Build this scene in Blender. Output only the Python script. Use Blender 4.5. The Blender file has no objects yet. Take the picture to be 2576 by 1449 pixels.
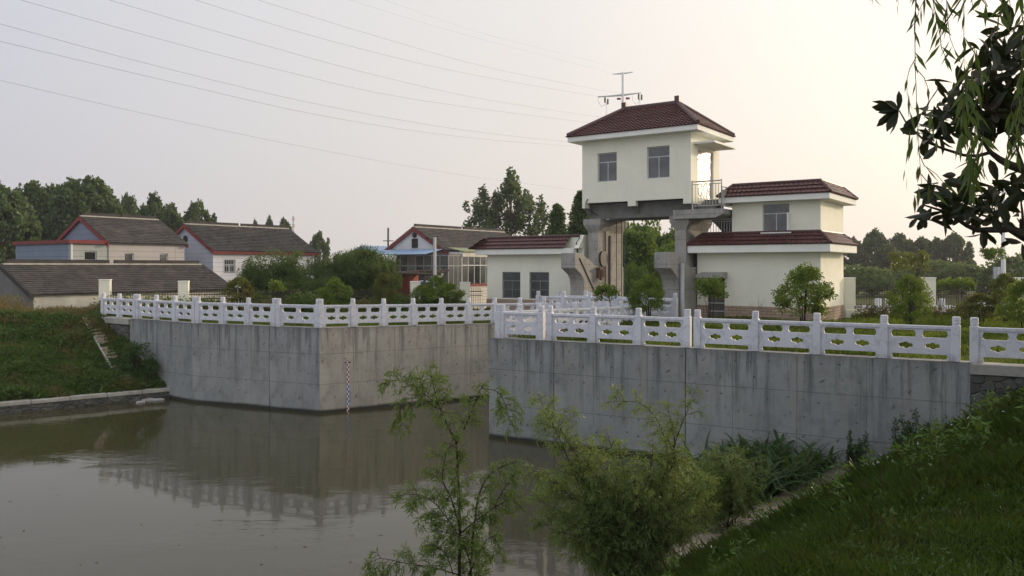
import bpy, bmesh, math, random
import numpy as np
from mathutils import Vector, Matrix
random.seed(7)
RS = np.random.RandomState(11)
SC = bpy.context.scene
COL = SC.collection
# ---------------------------------------------------------------- survey constants
F, CX, HZ, H, ZT = 2061.0, 1288.0, 670.0, 5.94, 3.44     # focal (px of a 2576 px wide frame), eye height, wall-top height

def P(px, py, Y):
    return Vector(((px-CX)/F*Y, Y, H-(py-HZ)*Y/F))

def PZ(px, py, z):
    Y = F*(H-z)/(py-HZ)
    return Vector(((px-CX)/F*Y, Y, z))

# ---------------------------------------------------------------- object helpers
def tag(o, label=None, cat=None, group=None, kind=None):
    if label: o['label'] = label
    if cat: o['category'] = cat
    if group: o['group'] = group
    if kind: o['kind'] = kind
    return o

def empty(name, loc=(0, 0, 0), rz=0.0, label=None, cat=None, group=None):
    o = bpy.data.objects.new(name, None)
    COL.objects.link(o)
    o.location = loc
    o.rotation_euler = (0, 0, rz)
    o.empty_display_size = .3
    return tag(o, label, cat, group)

def link(name, me, parent=None, loc=None, rz=None):
    o = bpy.data.objects.new(name, me)
    COL.objects.link(o)
    if parent: o.parent = parent
    if loc is not None: o.location = loc
    if rz is not None: o.rotation_euler = (0, 0, rz)
    return o

class MB:
    def __init__(s):
        s.v, s.f, s.m = [], [], []
    def add(s, vs, fs, mi=0):
        k = len(s.v)
        s.v += [tuple(v) for v in vs]
        for f in fs:
            s.f.append([i+k for i in f]); s.m.append(mi)
    def quad(s, a, b, c, d, mi=0):
        s.add([a, b, c, d], [(0, 1, 2, 3)], mi)
    def box(s, x0, x1, y0, y1, z0, z1, mi=0):
        vs = [(x, y, z) for z in (z0, z1) for y in (y0, y1) for x in (x0, x1)]
        s.add(vs, [(0, 2, 3, 1), (4, 5, 7, 6), (0, 1, 5, 4), (2, 6, 7, 3), (0, 4, 6, 2), (1, 3, 7, 5)], mi)
    def prism(s, poly, ax, t0, t1, mi=0):
        """poly of (p,q); extruded along axis ax ('x': p,q=y,z  'y': x,z  'z': x,y)"""
        def pt(p, q, t):
            return (t, p, q) if ax == 'x' else (p, t, q) if ax == 'y' else (p, q, t)
        n = len(poly)
        vs = [pt(p, q, t0) for p, q in poly]+[pt(p, q, t1) for p, q in poly]
        fs = [tuple(range(n))[::-1], tuple(range(n, 2*n))]
        fs += [(i, (i+1) % n, n+(i+1) % n, n+i) for i in range(n)]
        s.add(vs, fs, mi)
    def tube(s, pts, rad, n=6, mi=0, cap=True):
        pts = [Vector(p) for p in pts]
        if not hasattr(rad, '__len__'): rad = [rad]*len(pts)
        k = len(s.v); up = Vector((0.13, 0.21, 1)).normalized()
        for i, p in enumerate(pts):
            d = (pts[min(i+1, len(pts)-1)]-pts[max(i-1, 0)])
            if d.length < 1e-9: d = Vector((0, 0, 1))
            d.normalize()
            a = d.cross(up)
            if a.length < .05: a = d.cross(Vector((1, 0, 0)))
            a.normalize(); b = d.cross(a)
            for j in range(n):
                t = 2*math.pi*j/n
                q = p+(a*math.cos(t)+b*math.sin(t))*rad[i]
                s.v.append((q.x, q.y, q.z))
        for i in range(len(pts)-1):
            for j in range(n):
                s.f.append([k+i*n+j, k+i*n+(j+1) % n, k+(i+1)*n+(j+1) % n, k+(i+1)*n+j]); s.m.append(mi)
        if cap:
            s.f.append([k+j for j in range(n)][::-1]); s.m.append(mi)
            e = k+(len(pts)-1)*n
            s.f.append([e+j for j in range(n)]); s.m.append(mi)
    def cyl(s, x, y, z0, z1, r, n=10, mi=0, r1=None):
        s.tube([(x, y, z0), (x, y, z1)], [r, r if r1 is None else r1], n, mi)
    def mesh(s, name, mats, smooth=False, bevel=0, recalc=True):
        me = bpy.data.meshes.new(name)
        me.from_pydata(s.v, [], s.f)
        for m in (mats if isinstance(mats, (list, tuple)) else [mats]): me.materials.append(m)
        me.polygons.foreach_set('material_index', s.m)
        if recalc or bevel:
            bm = bmesh.new(); bm.from_mesh(me)
            bmesh.ops.recalc_face_normals(bm, faces=bm.faces)
            if bevel:
                es = [e for e in bm.edges if len(e.link_faces) == 2 and e.calc_face_angle(0) > .6]
                bmesh.ops.bevel(bm, geom=es, offset=bevel, segments=1, affect='EDGES', clamp_overlap=True)
            bm.to_mesh(me); bm.free()
        # box-projected UV in metres
        uvl = me.uv_layers.new(name='m')
        n = len(me.loops)
        co = np.empty(len(me.vertices)*3, 'f'); me.vertices.foreach_get('co', co); co = co.reshape(-1, 3)
        vi = np.empty(n, 'i'); me.loops.foreach_get('vertex_index', vi)
        pn = np.empty(len(me.polygons)*3, 'f'); me.polygons.foreach_get('normal', pn); pn = np.abs(pn.reshape(-1, 3))
        tot = np.empty(len(me.polygons), 'i'); me.polygons.foreach_get('loop_total', tot)
        ln = np.repeat(pn, tot, axis=0); lc = co[vi]
        uv = np.where((ln[:, 2:3] > .75), lc[:, [0, 1]], np.where(ln[:, 0:1] > ln[:, 1:2], lc[:, [1, 2]], lc[:, [0, 2]]))
        uvl.data.foreach_set('uv', uv.astype('f').ravel())
        if smooth: me.polygons.foreach_set('use_smooth', [True]*len(me.polygons))
        me.update()
        return me
    def build(s, name, mats, parent=None, loc=None, rz=None, smooth=False, bevel=0, recalc=True):
        return link(name, s.mesh(name, mats, smooth, bevel, recalc), parent, loc, rz)

def arr_mesh(name, V, mat, smooth=False, mi=None):
    """V: (N,k,3) array of N separate k-gons"""
    V = np.asarray(V, 'f'); N, k, _ = V.shape
    me = bpy.data.meshes.new(name)
    me.vertices.add(N*k); me.vertices.foreach_set('co', V.reshape(-1))
    me.loops.add(N*k); me.loops.foreach_set('vertex_index', np.arange(N*k, dtype='i'))
    me.polygons.add(N)
    me.polygons.foreach_set('loop_start', np.arange(0, N*k, k, dtype='i'))
    try: me.polygons.foreach_set('loop_total', np.full(N, k, 'i'))
    except Exception: pass
    for m in (mat if isinstance(mat, (list, tuple)) else [mat]): me.materials.append(m)
    if mi is not None: me.polygons.foreach_set('material_index', np.asarray(mi, 'i'))
    me.update(calc_edges=True)
    return me

def unit(a):
    return a/np.maximum(np.linalg.norm(a, axis=1, keepdims=True), 1e-9)

def rdir(n):
    return unit(RS.normal(size=(n, 3)))

def leaves(c, u, L, W, w=None):
    """diamond leaves: base c, axis u, length L, width W"""
    n = len(c); u = unit(u)
    if w is None: w = rdir(n)
    w = unit(w-u*np.sum(w*u, 1, keepdims=True))
    L = np.broadcast_to(np.asarray(L, float).reshape(-1, 1), (n, 1)); W = np.broadcast_to(np.asarray(W, float).reshape(-1, 1), (n, 1))
    m = c+u*L*.45
    return np.stack([c, m+w*W*.5, c+u*L, m-w*W*.5], axis=1)

# ---------------------------------------------------------------- materials
def nm(name):
    m = bpy.data.materials.new(name); m.use_nodes = True
    nt = m.node_tree
    b = nt.nodes['Principled BSDF']
    return m, nt, b

def N(nt, t, **kw):
    n = nt.nodes.new(t)
    for k, v in kw.items():
        if k in n.inputs: n.inputs[k].default_value = v
        else: setattr(n, k, v)
    return n

def math_(nt, op, a, b=None, c=None):
    n = nt.nodes.new('ShaderNodeMath'); n.operation = op
    for i, x in enumerate((a, b, c)):
        if x is None: continue
        if hasattr(x, 'links'): nt.links.new(x, n.inputs[i])
        else: n.inputs[i].default_value = x
    return n.outputs[0]

def mix(nt, f, a, b, mode='MIX'):
    n = nt.nodes.new('ShaderNodeMix'); n.data_type = 'RGBA'; n.blend_type = mode
    for s, x in ((n.inputs[0], f), (n.inputs[6], a), (n.inputs[7], b)):
        if hasattr(x, 'links'): nt.links.new(x, s)
        elif isinstance(x, (int, float)): s.default_value = x
        else: s.default_value = (*x, 1)
    return n.outputs[2]

def coord(nt, kind='Object', scale=(1, 1, 1), loc=(0, 0, 0)):
    t = nt.nodes.new('ShaderNodeTexCoord'); mp = nt.nodes.new('ShaderNodeMapping')
    mp.inputs['Scale'].default_value = scale; mp.inputs['Location'].default_value = loc
    nt.links.new(t.outputs[kind], mp.inputs[0])
    return mp.outputs[0]

def world_co(nt, scale=(1, 1, 1)):
    g = nt.nodes.new('ShaderNodeNewGeometry'); mp = nt.nodes.new('ShaderNodeMapping')
    mp.inputs['Scale'].default_value = scale
    nt.links.new(g.outputs['Position'], mp.inputs[0])
    return mp.outputs[0]

def noise(nt, co, scale=1, detail=4, rough=.55):
    n = N(nt, 'ShaderNodeTexNoise'); n.inputs['Scale'].default_value = scale
    n.inputs['Detail'].default_value = detail; n.inputs['Roughness'].default_value = rough
    nt.links.new(co, n.inputs['Vector'])
    return n.outputs['Fac']

def ramp(nt, x, a, b, lo=0.0, hi=1.0):
    n = nt.nodes.new('ShaderNodeMapRange'); n.clamp = True
    nt.links.new(x, n.inputs[0])
    n.inputs[1].default_value = a; n.inputs[2].default_value = b; n.inputs[3].default_value = lo; n.inputs[4].default_value = hi
    return n.outputs[0]

def bump(nt, b, h, strength=.3, dist=.02):
    n = nt.nodes.new('ShaderNodeBump'); n.inputs['Strength'].default_value = strength; n.inputs['Distance'].default_value = dist
    nt.links.new(h, n.inputs['Height']); nt.links.new(n.outputs[0], b.inputs['Normal'])

def simple(name, c1, c2=None, scale=2.0, rough=.8, bmp=.15, metal=0, spec=.3, co='Object'):
    m, nt, b = nm(name)
    b.inputs['Roughness'].default_value = rough; b.inputs['Metallic'].default_value = metal
    b.inputs['Specular IOR Level'].default_value = spec
    v = world_co(nt) if co == 'World' else coord(nt, co)
    n1 = noise(nt, v, scale, 6, .65)
    c2 = c2 or tuple(x*.75 for x in c1)
    nt.links.new(mix(nt, ramp(nt, n1, .35, .68), c1, c2), b.inputs['Base Color'])
    if bmp: bump(nt, b, noise(nt, v, scale*14, 3), bmp, .01)
    return m

def leaf_mat(name, c1, c2, c3=None, trans=.35, rough=.5, patch=.6):
    """two-tone foliage: colour changes leaf by leaf and slowly over the plant; light passes through"""
    m, nt, b = nm(name)
    b.inputs['Roughness'].default_value = rough
    b.inputs['Specular IOR Level'].default_value = .25
    g = nt.nodes.new('ShaderNodeNewGeometry')
    col = mix(nt, g.outputs['Random Per Island'], c1, c2)
    n1 = noise(nt, world_co(nt), patch, 3)
    if c3: col = mix(nt, ramp(nt, n1, .52, .7), col, c3)
    else: col = mix(nt, ramp(nt, n1, .4, .7, 0, .6), col, tuple(x*.6 for x in c1))
    nt.links.new(col, b.inputs['Base Color'])
    tr = nt.nodes.new('ShaderNodeBsdfTranslucent'); nt.links.new(mix(nt, .35, col, (.35, .42, .05)), tr.inputs[0])
    mx = nt.nodes.new('ShaderNodeMixShader'); mx.inputs[0].default_value = trans
    nt.links.new(b.outputs[0], mx.inputs[1]); nt.links.new(tr.outputs[0], mx.inputs[2])
    nt.links.new(mx.outputs[0], nt.nodes['Material Output'].inputs[0])
    return m

def concrete(name, base, warm, top, lines=True, wet=True):
    """cast wall: uv in metres (u along, v height). formwork joints, tie holes, runs from the coping, wet foot"""
    m, nt, b = nm(name)
    b.inputs['Roughness'].default_value = .88; b.inputs['Specular IOR Level'].default_value = .2
    uv = coord(nt, 'UV')
    sep = nt.nodes.new('ShaderNodeSeparateXYZ'); nt.links.new(uv, sep.inputs[0])
    u, v = sep.outputs[0], sep.outputs[1]
    big = noise(nt, coord(nt, 'UV', (.5, .5, 1)), 1, 5, .6)
    col = mix(nt, ramp(nt, big, .3, .7), base, warm)
    if lines:
        cb = nt.nodes.new('ShaderNodeCombineXYZ')
        nt.links.new(math_(nt, 'FLOOR', math_(nt, 'ADD', math_(nt, 'DIVIDE', math_(nt, 'ADD', u, .4), 1.83), .5)), cb.inputs[0])
        nt.links.new(math_(nt, 'FLOOR', math_(nt, 'ADD', math_(nt, 'DIVIDE', math_(nt, 'ADD', v, .05), 1.22), .5)), cb.inputs[1])
        wn = nt.nodes.new('ShaderNodeTexWhiteNoise'); wn.noise_dimensions = '2D'; nt.links.new(cb.outputs[0], wn.inputs['Vector'])
        oi = nt.nodes.new('ShaderNodeObjectInfo')
        col = mix(nt, ramp(nt, wn.outputs['Value'], 0, 1, 0, .32), col, tuple(x*.62 for x in base))
        col = mix(nt, ramp(nt, oi.outputs['Random'], 0, 1, 0, .25), col, tuple(x*1.25 for x in warm))
    cl = noise(nt, coord(nt, 'UV', (1.1, .9, 1), (9, 3, 0)), 1, 7, .68)
    col = mix(nt, ramp(nt, cl, .45, .70, 0, .6), col, tuple(x*.62 for x in base))
    st = noise(nt, coord(nt, 'UV', (3.4, .22, 1)), 1, 6, .72)           # vertical runs
    dn = ramp(nt, math_(nt, 'SUBTRACT', top, v), 0, 2.8, 1, .08)
    f = math_(nt, 'MULTIPLY', ramp(nt, st, .49, .62, 0, 1.0), dn)
    col = mix(nt, f, col, tuple(x*.34 for x in base))
    bl = noise(nt, coord(nt, 'UV', (1.6, 1.1, 1), (17, 4, 0)), 1, 8, .75)
    col = mix(nt, ramp(nt, bl, .52, .68, 0, .68), col, tuple(x*.5 for x in base))
    st2 = noise(nt, coord(nt, 'UV', (1.5, .16, 1), (31, 0, 0)), 1, 3, .5)
    col = mix(nt, ramp(nt, st2, .60, .76, 0, .25), col, (.28, .23, .16))
    lt = noise(nt, coord(nt, 'UV', (4, .5, 1), (5, 7, 0)), 1, 5, .65)
    col = mix(nt, ramp(nt, lt, .60, .78, 0, .3), col, tuple(min(1, x*1.5) for x in base))
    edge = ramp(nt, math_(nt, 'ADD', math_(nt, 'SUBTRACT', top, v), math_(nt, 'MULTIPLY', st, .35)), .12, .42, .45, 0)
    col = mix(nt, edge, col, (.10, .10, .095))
    h = noise(nt, coord(nt, 'UV', (30, 30, 1)), 1, 3)
    if lines:
        wob = math_(nt, 'MULTIPLY', noise(nt, coord(nt, 'UV', (1.2, 1.2, 1)), 1, 2), .012)
        def line(x, period, off, w):
            r = math_(nt, 'FRACT', math_(nt, 'DIVIDE', math_(nt, 'ADD', math_(nt, 'ADD', x, off), wob), period))
            dd = math_(nt, 'ABSOLUTE', math_(nt, 'SUBTRACT', r, .5))
            return math_(nt, 'GREATER_THAN', dd, .5-w/period)
        brk = ramp(nt, noise(nt, coord(nt, 'UV', (.9, .9, 1), (3, 8, 0)), 1, 2), .36, .46)
        l1 = line(v, 1.22, .05, .010); l2 = line(u, 1.83, .4, .008)
        ln = math_(nt, 'MULTIPLY', math_(nt, 'MAXIMUM', l1, l2), brk)
        col = mix(nt, math_(nt, 'MULTIPLY', ln, .7), col, tuple(x*.35 for x in base))
        def cell(x, period, off):
            r = math_(nt, 'FRACT', math_(nt, 'DIVIDE', math_(nt, 'ADD', x, off), period))
            return math_(nt, 'MULTIPLY', math_(nt, 'SUBTRACT', r, .5), period)
        jit = math_(nt, 'MULTIPLY', math_(nt, 'SUBTRACT', noise(nt, coord(nt, 'UV', (.9, .9, 1)), 1, 2), .5), .8)
        du = cell(math_(nt, 'ADD', u, jit), .47, .1); dv = cell(math_(nt, 'ADD', v, jit), .52, .2)
        rr = math_(nt, 'SQRT', math_(nt, 'ADD', math_(nt, 'MULTIPLY', du, du), math_(nt, 'MULTIPLY', dv, dv)))
        some = ramp(nt, noise(nt, coord(nt, 'UV', (1.6, 1.6, 1), (4, 2, 0)), 1, 3, .7), .42, .52)
        hole = math_(nt, 'MULTIPLY', ramp(nt, rr, .015, .05, 1, 0), some)
        col = mix(nt, math_(nt, 'MULTIPLY', hole, .75), col, tuple(x*.3 for x in base))
        h = math_(nt, 'SUBTRACT', h, math_(nt, 'MULTIPLY', math_(nt, 'MAXIMUM', ln, hole), 2.5))
    if wet:
        wl = ramp(nt, math_(nt, 'ADD', v, math_(nt, 'MULTIPLY', big, -.18)), .0, .10, .92, 0)
        col = mix(nt, wl, col, (.018, .018, .013))
    nt.links.new(col, b.inputs['Base Color'])
    bump(nt, b, h, .35, .012)
    return m

def coursed(name, c, mort, w, h_, rough=.85, var=.12, ms=.012, off=0.0):
    """siding / tile / brick courses by uv metres"""
    m, nt, b = nm(name); b.inputs['Roughness'].default_value = rough
    b.inputs['Specular IOR Level'].default_value = .25
    t = N(nt, 'ShaderNodeTexBrick'); t.offset = off; t.squash = 1.0
    nt.links.new(coord(nt, 'UV'), t.inputs['Vector'])
    t.inputs['Scale'].default_value = 1; t.inputs['Brick Width'].default_value = w; t.inputs['Row Height'].default_value = h_
    t.inputs['Mortar Size'].default_value = ms; t.inputs['Mortar Smooth'].default_value = .3
    t.inputs['Color1'].default_value = (*c, 1); t.inputs['Color2'].default_value = (*[x*(1-var) for x in c], 1)
    t.inputs['Mortar'].default_value = (*mort, 1)
    n1 = noise(nt, coord(nt, 'UV', (.7, .35, 1)), 1, 5, .65)
    col = mix(nt, ramp(nt, n1, .45, .75, 0, .35), t.outputs['Color'], tuple(x*.6 for x in c))
    nt.links.new(col, b.inputs['Base Color'])
    bump(nt, b, math_(nt, 'SUBTRACT', 1, t.outputs['Fac']), .4, .01)
    return m

M = {}
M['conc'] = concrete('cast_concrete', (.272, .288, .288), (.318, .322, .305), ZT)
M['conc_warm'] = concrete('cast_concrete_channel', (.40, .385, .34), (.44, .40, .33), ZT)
M['conc_pier'] = concrete('pier_concrete', (.30, .30, .29), (.36, .34, .30), 12.0, True, False)
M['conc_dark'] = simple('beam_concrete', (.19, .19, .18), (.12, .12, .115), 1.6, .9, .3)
M['coping'] = simple('coping_concrete', (.42, .41, .37), (.27, .26, .23), 2.2, .9, .3, co='World')
M['kerb'] = simple('kerb_concrete', (.34, .285, .215), (.22, .185, .14), 1.9, .92, .35, co='World')
def plaster(name, c1, c2, dirt):
    m, nt, b = nm(name); b.inputs['Roughness'].default_value = .92; b.inputs['Specular IOR Level'].default_value = .12
    v = coord(nt, 'Object')
    col = mix(nt, ramp(nt, noise(nt, v, .7, 6, .65), .35, .68), c1, c2)
    st = noise(nt, coord(nt, 'UV', (3.2, .16, 1)), 1, 6, .7)
    col = mix(nt, ramp(nt, st, .55, .78, 0, .14), col, dirt)
    sp = noise(nt, coord(nt, 'UV', (.8, .6, 1), (3, 5, 0)), 1, 8, .72)
    col = mix(nt, ramp(nt, sp, .54, .75, 0, .24), col, dirt)
    nt.links.new(col, b.inputs['Base Color']); bump(nt, b, noise(nt, v, 11, 5, .7), .25, .012)
    return m
M['cream'] = plaster('cream_plaster', (.80, .785, .66), (.73, .72, .605), (.50, .48, .38))
M['fascia'] = plaster('fascia_plaster', (.80, .80, .75), (.72, .72, .66), (.45, .44, .38))
M['skirt'] = coursed('tan_brick_skirting', (.44, .33, .24), (.17, .13, .10), .42, .135, .8, .22, .014, .5)
M['steel'] = simple('stainless_steel', (.52, .51, .49), (.40, .39, .37), 3, .4, .02, .25)
M['iron'] = simple('black_iron', (.02, .02, .022), (.04, .03, .025), 3, .6, .05)
M['dark'] = simple('dark_interior', (.025, .025, .026), None, 2, .9, 0)
M['bark'] = simple('tree_bark', (.09, .075, .055), (.05, .04, .03), 5, .95, .5)
M['twig'] = simple('willow_twig', (.045, .035, .022), (.03, .022, .015), 6, .85, .2)
M['limb'] = simple('magnolia_bark', (.05, .042, .035), (.03, .026, .022), 8, .9, .4)
M['red'] = simple('red_painted_trim', (.20, .035, .035), (.14, .03, .03), 1.5, .75, .1)
M['white'] = simple('white_painted_metal', (.72, .73, .76), (.62, .63, .66), 1.2, .5, .03)
M['alu_dull'] = simple('dull_grey_frame', (.27, .275, .28), (.20, .205, .21), 3, .6, .02)
M['alu'] = simple('grey_aluminium', (.50, .51, .52), (.42, .43, .44), 3, .45, .02)
M['wire'] = simple('grey_cable', (.16, .16, .17), None, 3, .7, 0)
M['insul'] = simple('brown_insulator', (.10, .07, .06), None, 8, .4, 0)
M['blue'] = simple('blue_sheet_metal', (.04, .12, .42), (.03, .09, .32), 2, .5, .05)
M['bluelight'] = simple('pale_blue_sheet_metal', (.24, .35, .50), (.20, .30, .45), 2, .45, .05)
M['brickred'] = simple('red_brick', (.24, .06, .035), (.15, .04, .03), 4, .9, .2)
M['wood'] = simple('weathered_timber', (.14, .11, .085), (.08, .06, .05), 6, .9, .4)
M['tank'] = simple('white_enamel', (.70, .70, .68), None, 2, .35, 0)

def marble():
    m, nt, b = nm('white_marble'); b.inputs['Roughness'].default_value = .55
    b.inputs['Specular IOR Level'].default_value = .35
    v = world_co(nt)
    n1 = noise(nt, v, .9, 6, .65)
    col = mix(nt, ramp(nt, n1, .35, .7), (.665, .675, .725), (.57, .58, .635))
    w = N(nt, 'ShaderNodeTexNoise'); w.inputs['Scale'].default_value = 1.3; w.inputs['Detail'].default_value = 8; w.inputs['Distortion'].default_value = 1.6
    nt.links.new(v, w.inputs['Vector'])
    vein = ramp(nt, math_(nt, 'ABSOLUTE', math_(nt, 'SUBTRACT', w.outputs['Fac'], .5)), 0, .035, .55, 0)
    col = mix(nt, vein, col, (.36, .37, .42))
    d = noise(nt, world_co(nt, (3, 3, 1)), 2, 5, .7)
    col = mix(nt, ramp(nt, d, .55, .8, 0, .4), col, (.40, .40, .43))
    oi = nt.nodes.new('ShaderNodeObjectInfo'); col = mix(nt, ramp(nt, oi.outputs['Random'], 0, 1, 0, .28), col, (.48, .48, .51))
    tco = nt.nodes.new('ShaderNodeTexCoord'); sz = nt.nodes.new('ShaderNodeSeparateXYZ'); nt.links.new(tco.outputs['Object'], sz.inputs[0])
    gr = math_(nt, 'MULTIPLY', ramp(nt, sz.outputs[2], 0, .22, 1, 0), ramp(nt, noise(nt, world_co(nt), 5, 5, .7), .35, .65, 0, .75)); col = mix(nt, gr, col, (.25, .24, .20))
    nt.links.new(col, b.inputs['Base Color'])
    bump(nt, b, noise(nt, v, 40, 3), .12, .006)
    return m
M['marble'] = marble()

def tile_mat(name, c1, c2, c3, rough=.45, spec=.4, moss=None):
    m, nt, b = nm(name); b.inputs['Roughness'].default_value = rough; b.inputs['Specular IOR Level'].default_value = spec
    v = coord(nt, 'Object')
    vo = N(nt, 'ShaderNodeTexVoronoi'); vo.inputs['Scale'].default_value = 3.2; nt.links.new(v, vo.inputs['Vector'])
    sp = nt.nodes.new('ShaderNodeSeparateColor'); nt.links.new(vo.outputs['Color'], sp.inputs[0])
    col = mix(nt, sp.outputs[0], c1, c2)
    n1 = noise(nt, v, .8, 6, .7)
    col = mix(nt, ramp(nt, n1, .5, .72, 0, .8), col, c3)
    if moss:
        n2 = noise(nt, v, .45, 5, .7); col = mix(nt, ramp(nt, n2, .55, .75, 0, .8), col, moss)
    nt.links.new(col, b.inputs['Base Color'])
    bump(nt, b, noise(nt, v, 9, 4), .3, .02)
    return m
M['tile'] = tile_mat('maroon_roof_tile', (.088, .030, .030), (.068, .025, .026), (.11, .045, .042), .40, .5)
M['tile_old'] = tile_mat('old_grey_roof_tile', (.088, .083, .082), (.050, .048, .049), (.125, .112, .105), .9, .15, (.05, .05, .043))
M['ridge'] = simple('dark_ridge', (.035, .032, .032), (.06, .055, .05), 2, .9, .3)
M['tileridge'] = simple('maroon_ridge_tile', (.10, .055, .055), (.07, .035, .035), 4, .5, .2)

def glass(name, c, rough=.06, spec=.8, metal=0.0):
    m, nt, b = nm(name)
    n1 = noise(nt, coord(nt, 'Object'), 1.3, 3)
    nt.links.new(mix(nt, ramp(nt, n1, .35, .65), c, tuple(x*.6 for x in c)), b.inputs['Base Color'])
    b.inputs['Roughness'].default_value = rough; b.inputs['Specular IOR Level'].default_value = spec
    b.inputs['Metallic'].default_value = metal
    return m
M['pane'] = glass('dusty_window_glass', (.115, .118, .125), .12, .6)
M['pane_dark'] = glass('dark_window_glass', (.022, .025, .028), .08, .4)
M['pane_far'] = glass('porch_glass', (.075, .082, .078), .12, .5)
def sunglass():
    m, nt, b = nm('film_wrapped_door_glass')
    v = coord(nt, 'Object')
    b.inputs['Base Color'].default_value = (.25, .19, .165, 1); b.inputs['Specular IOR Level'].default_value = .5
    b.inputs['Roughness'].default_value = .2
    bump(nt, b, noise(nt, v, 2.2, 5, .65), .9, .06)
    return m
M['sunglass'] = sunglass()
M['h1'] = coursed('grey_pink_siding', (.40, .375, .37), (.20, .19, .20), 6, .48, .85, .05, .02)
M['h1b'] = coursed('grey_green_siding', (.33, .35, .34), (.18, .19, .2), 6, .48, .85, .05, .02)
M['h2'] = coursed('white_siding', (.66, .66, .69), (.36, .36, .40), 8, .42, .85, .04, .02)
M['h3'] = simple('off_white_render', (.60, .60, .58), (.50, .50, .49), 1, .9, .1)
M['h3b'] = coursed('pale_tile_cladding', (.55, .52, .47), (.28, .20, .17), .55, .30, .8, .08, .018)
M['shed'] = simple('grey_render', (.17, .165, .16), (.12, .118, .115), .8, .95, .2)
M['limewash'] = simple('dirty_limewash', (.62, .60, .55), (.42, .39, .34), .8, .95, .2)
M['rock'] = simple('rock_slab', (.42, .41, .40), (.28, .27, .26), 3, .9, .4)

def rubble():
    m, nt, b = nm('rubble_masonry'); b.inputs['Roughness'].default_value = .92
    v = world_co(nt, (1, 1, 1.4))
    wv = nt.nodes.new('ShaderNodeTexVoronoi'); wv.feature = 'DISTANCE_TO_EDGE'; wv.inputs['Scale'].default_value = 3.4
    nt.links.new(v, wv.inputs['Vector'])
    vc = nt.nodes.new('ShaderNodeTexVoronoi'); vc.inputs['Scale'].default_value = 3.4; nt.links.new(v, vc.inputs['Vector'])
    sp = nt.nodes.new('ShaderNodeSeparateColor'); nt.links.new(vc.outputs['Color'], sp.inputs[0])
    col = mix(nt, sp.outputs[0], (.05, .055, .055), (.12, .118, .105))
    col = mix(nt, ramp(nt, noise(nt, v, 6, 5), .5, .75, 0, .6), col, (.05, .05, .04))
    e = ramp(nt, wv.outputs['Distance'], .0, .06, 1, 0)
    col = mix(nt, math_(nt, 'MULTIPLY', e, ramp(nt, noise(nt, v, 1.5, 3), .4, .6)), col, (.12, .11, .09))
    nt.links.new(col, b.inputs['Base Color'])
    bump(nt, b, ramp(nt, wv.outputs['Distance'], 0, .14), .9, .05)
    return m
M['rubble'] = rubble()

def soil(name, c1, c2, c3, sc=.5):
    m, nt, b = nm(name); b.inputs['Roughness'].default_value = 1; b.inputs['Specular IOR Level'].default_value = .05
    v = world_co(nt)
    col = mix(nt, ramp(nt, noise(nt, v, sc, 5), .35, .65), c1, c2)
    col = mix(nt, ramp(nt, noise(nt, v, sc*5, 6, .7), .45, .75), col, c3)
    nt.links.new(col, b.inputs['Base Color'])
    bump(nt, b, noise(nt, v, 9, 5, .7), 1.0, .12)
    return m
M['bankR'] = soil('grassy_earth_near', (.022, .040, .012), (.03, .05, .014), (.035, .032, .018))
M['bankL'] = soil('weedy_earth', (.028, .048, .016), (.045, .055, .02), (.075, .055, .032), .35)
M['lawn'] = soil('lawn_earth', (.055, .085, .018), (.07, .10, .02), (.085, .075, .03), .4)
M['field'] = soil('field_earth', (.06, .08, .03), (.08, .09, .035), (.09, .08, .04), .08)

def water():
    m, nt, b = nm('murky_water')
    v = world_co(nt)
    b.inputs['Base Color'].default_value = (.053, .049, .024, 1)
    b.inputs['Roughness'].default_value = .045; b.inputs['IOR'].default_value = 1.33
    b.inputs['Specular IOR Level'].default_value = .5
    n1 = noise(nt, world_co(nt, (1.0, 1.9, 1)), 2.1, 3, .5)
    n2 = noise(nt, world_co(nt, (1, 1.6, 1)), 9, 2, .5)
    calm = ramp(nt, noise(nt, world_co(nt, (.5, 1, 1)), .22, 3), .50, .66, .2, 2.6)
    h = math_(nt, 'MULTIPLY', math_(nt, 'ADD', n1, math_(nt, 'MULTIPLY', n2, .25)), calm)
    bump(nt, b, h, .055, .10)
    return m
M['water'] = water()

# foliage
M['lf_poplar'] = leaf_mat('poplar_leaf', (.052, .092, .042), (.082, .125, .056), None, .30, patch=.25)
M['lf_far'] = leaf_mat('far_leaf', (.042, .075, .036), (.062, .10, .048), None, .25, patch=.1)
M['lf_willowfar'] = leaf_mat('far_willow_leaf', (.085, .14, .035), (.12, .18, .05), None, .3, patch=.1)
M['lf_conifer'] = leaf_mat('redwood_needles', (.045, .085, .030), (.065, .11, .04), None, .25, patch=.4)
M['lf_round'] = leaf_mat('camphor_leaf', (.060, .115, .022), (.090, .160, .030), (.045, .085, .02), .35, patch=.35)
M['lf_bamboo'] = leaf_mat('bamboo_leaf', (.038, .075, .017), (.065, .112, .025), (.028, .055, .015), .35, patch=.5)
M['lf_bush'] = leaf_mat('garden_bush_leaf', (.090, .150, .016), (.145, .210, .026), (.07, .11, .018), .35, patch=1.2)
M['lf_bushred'] = leaf_mat('rusty_bush_leaf', (.075, .10, .018), (.115, .12, .03), (.11, .07, .025), .35, patch=1.2)
M['lf_hedge'] = leaf_mat('red_hedge_leaf', (.10, .045, .028), (.07, .055, .02), (.05, .06, .02), .3, patch=1.5)
M['lf_willow'] = leaf_mat('young_willow_leaf', (.110, .175, .040), (.185, .250, .075), (.09, .15, .028), .4, patch=1.4)
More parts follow.
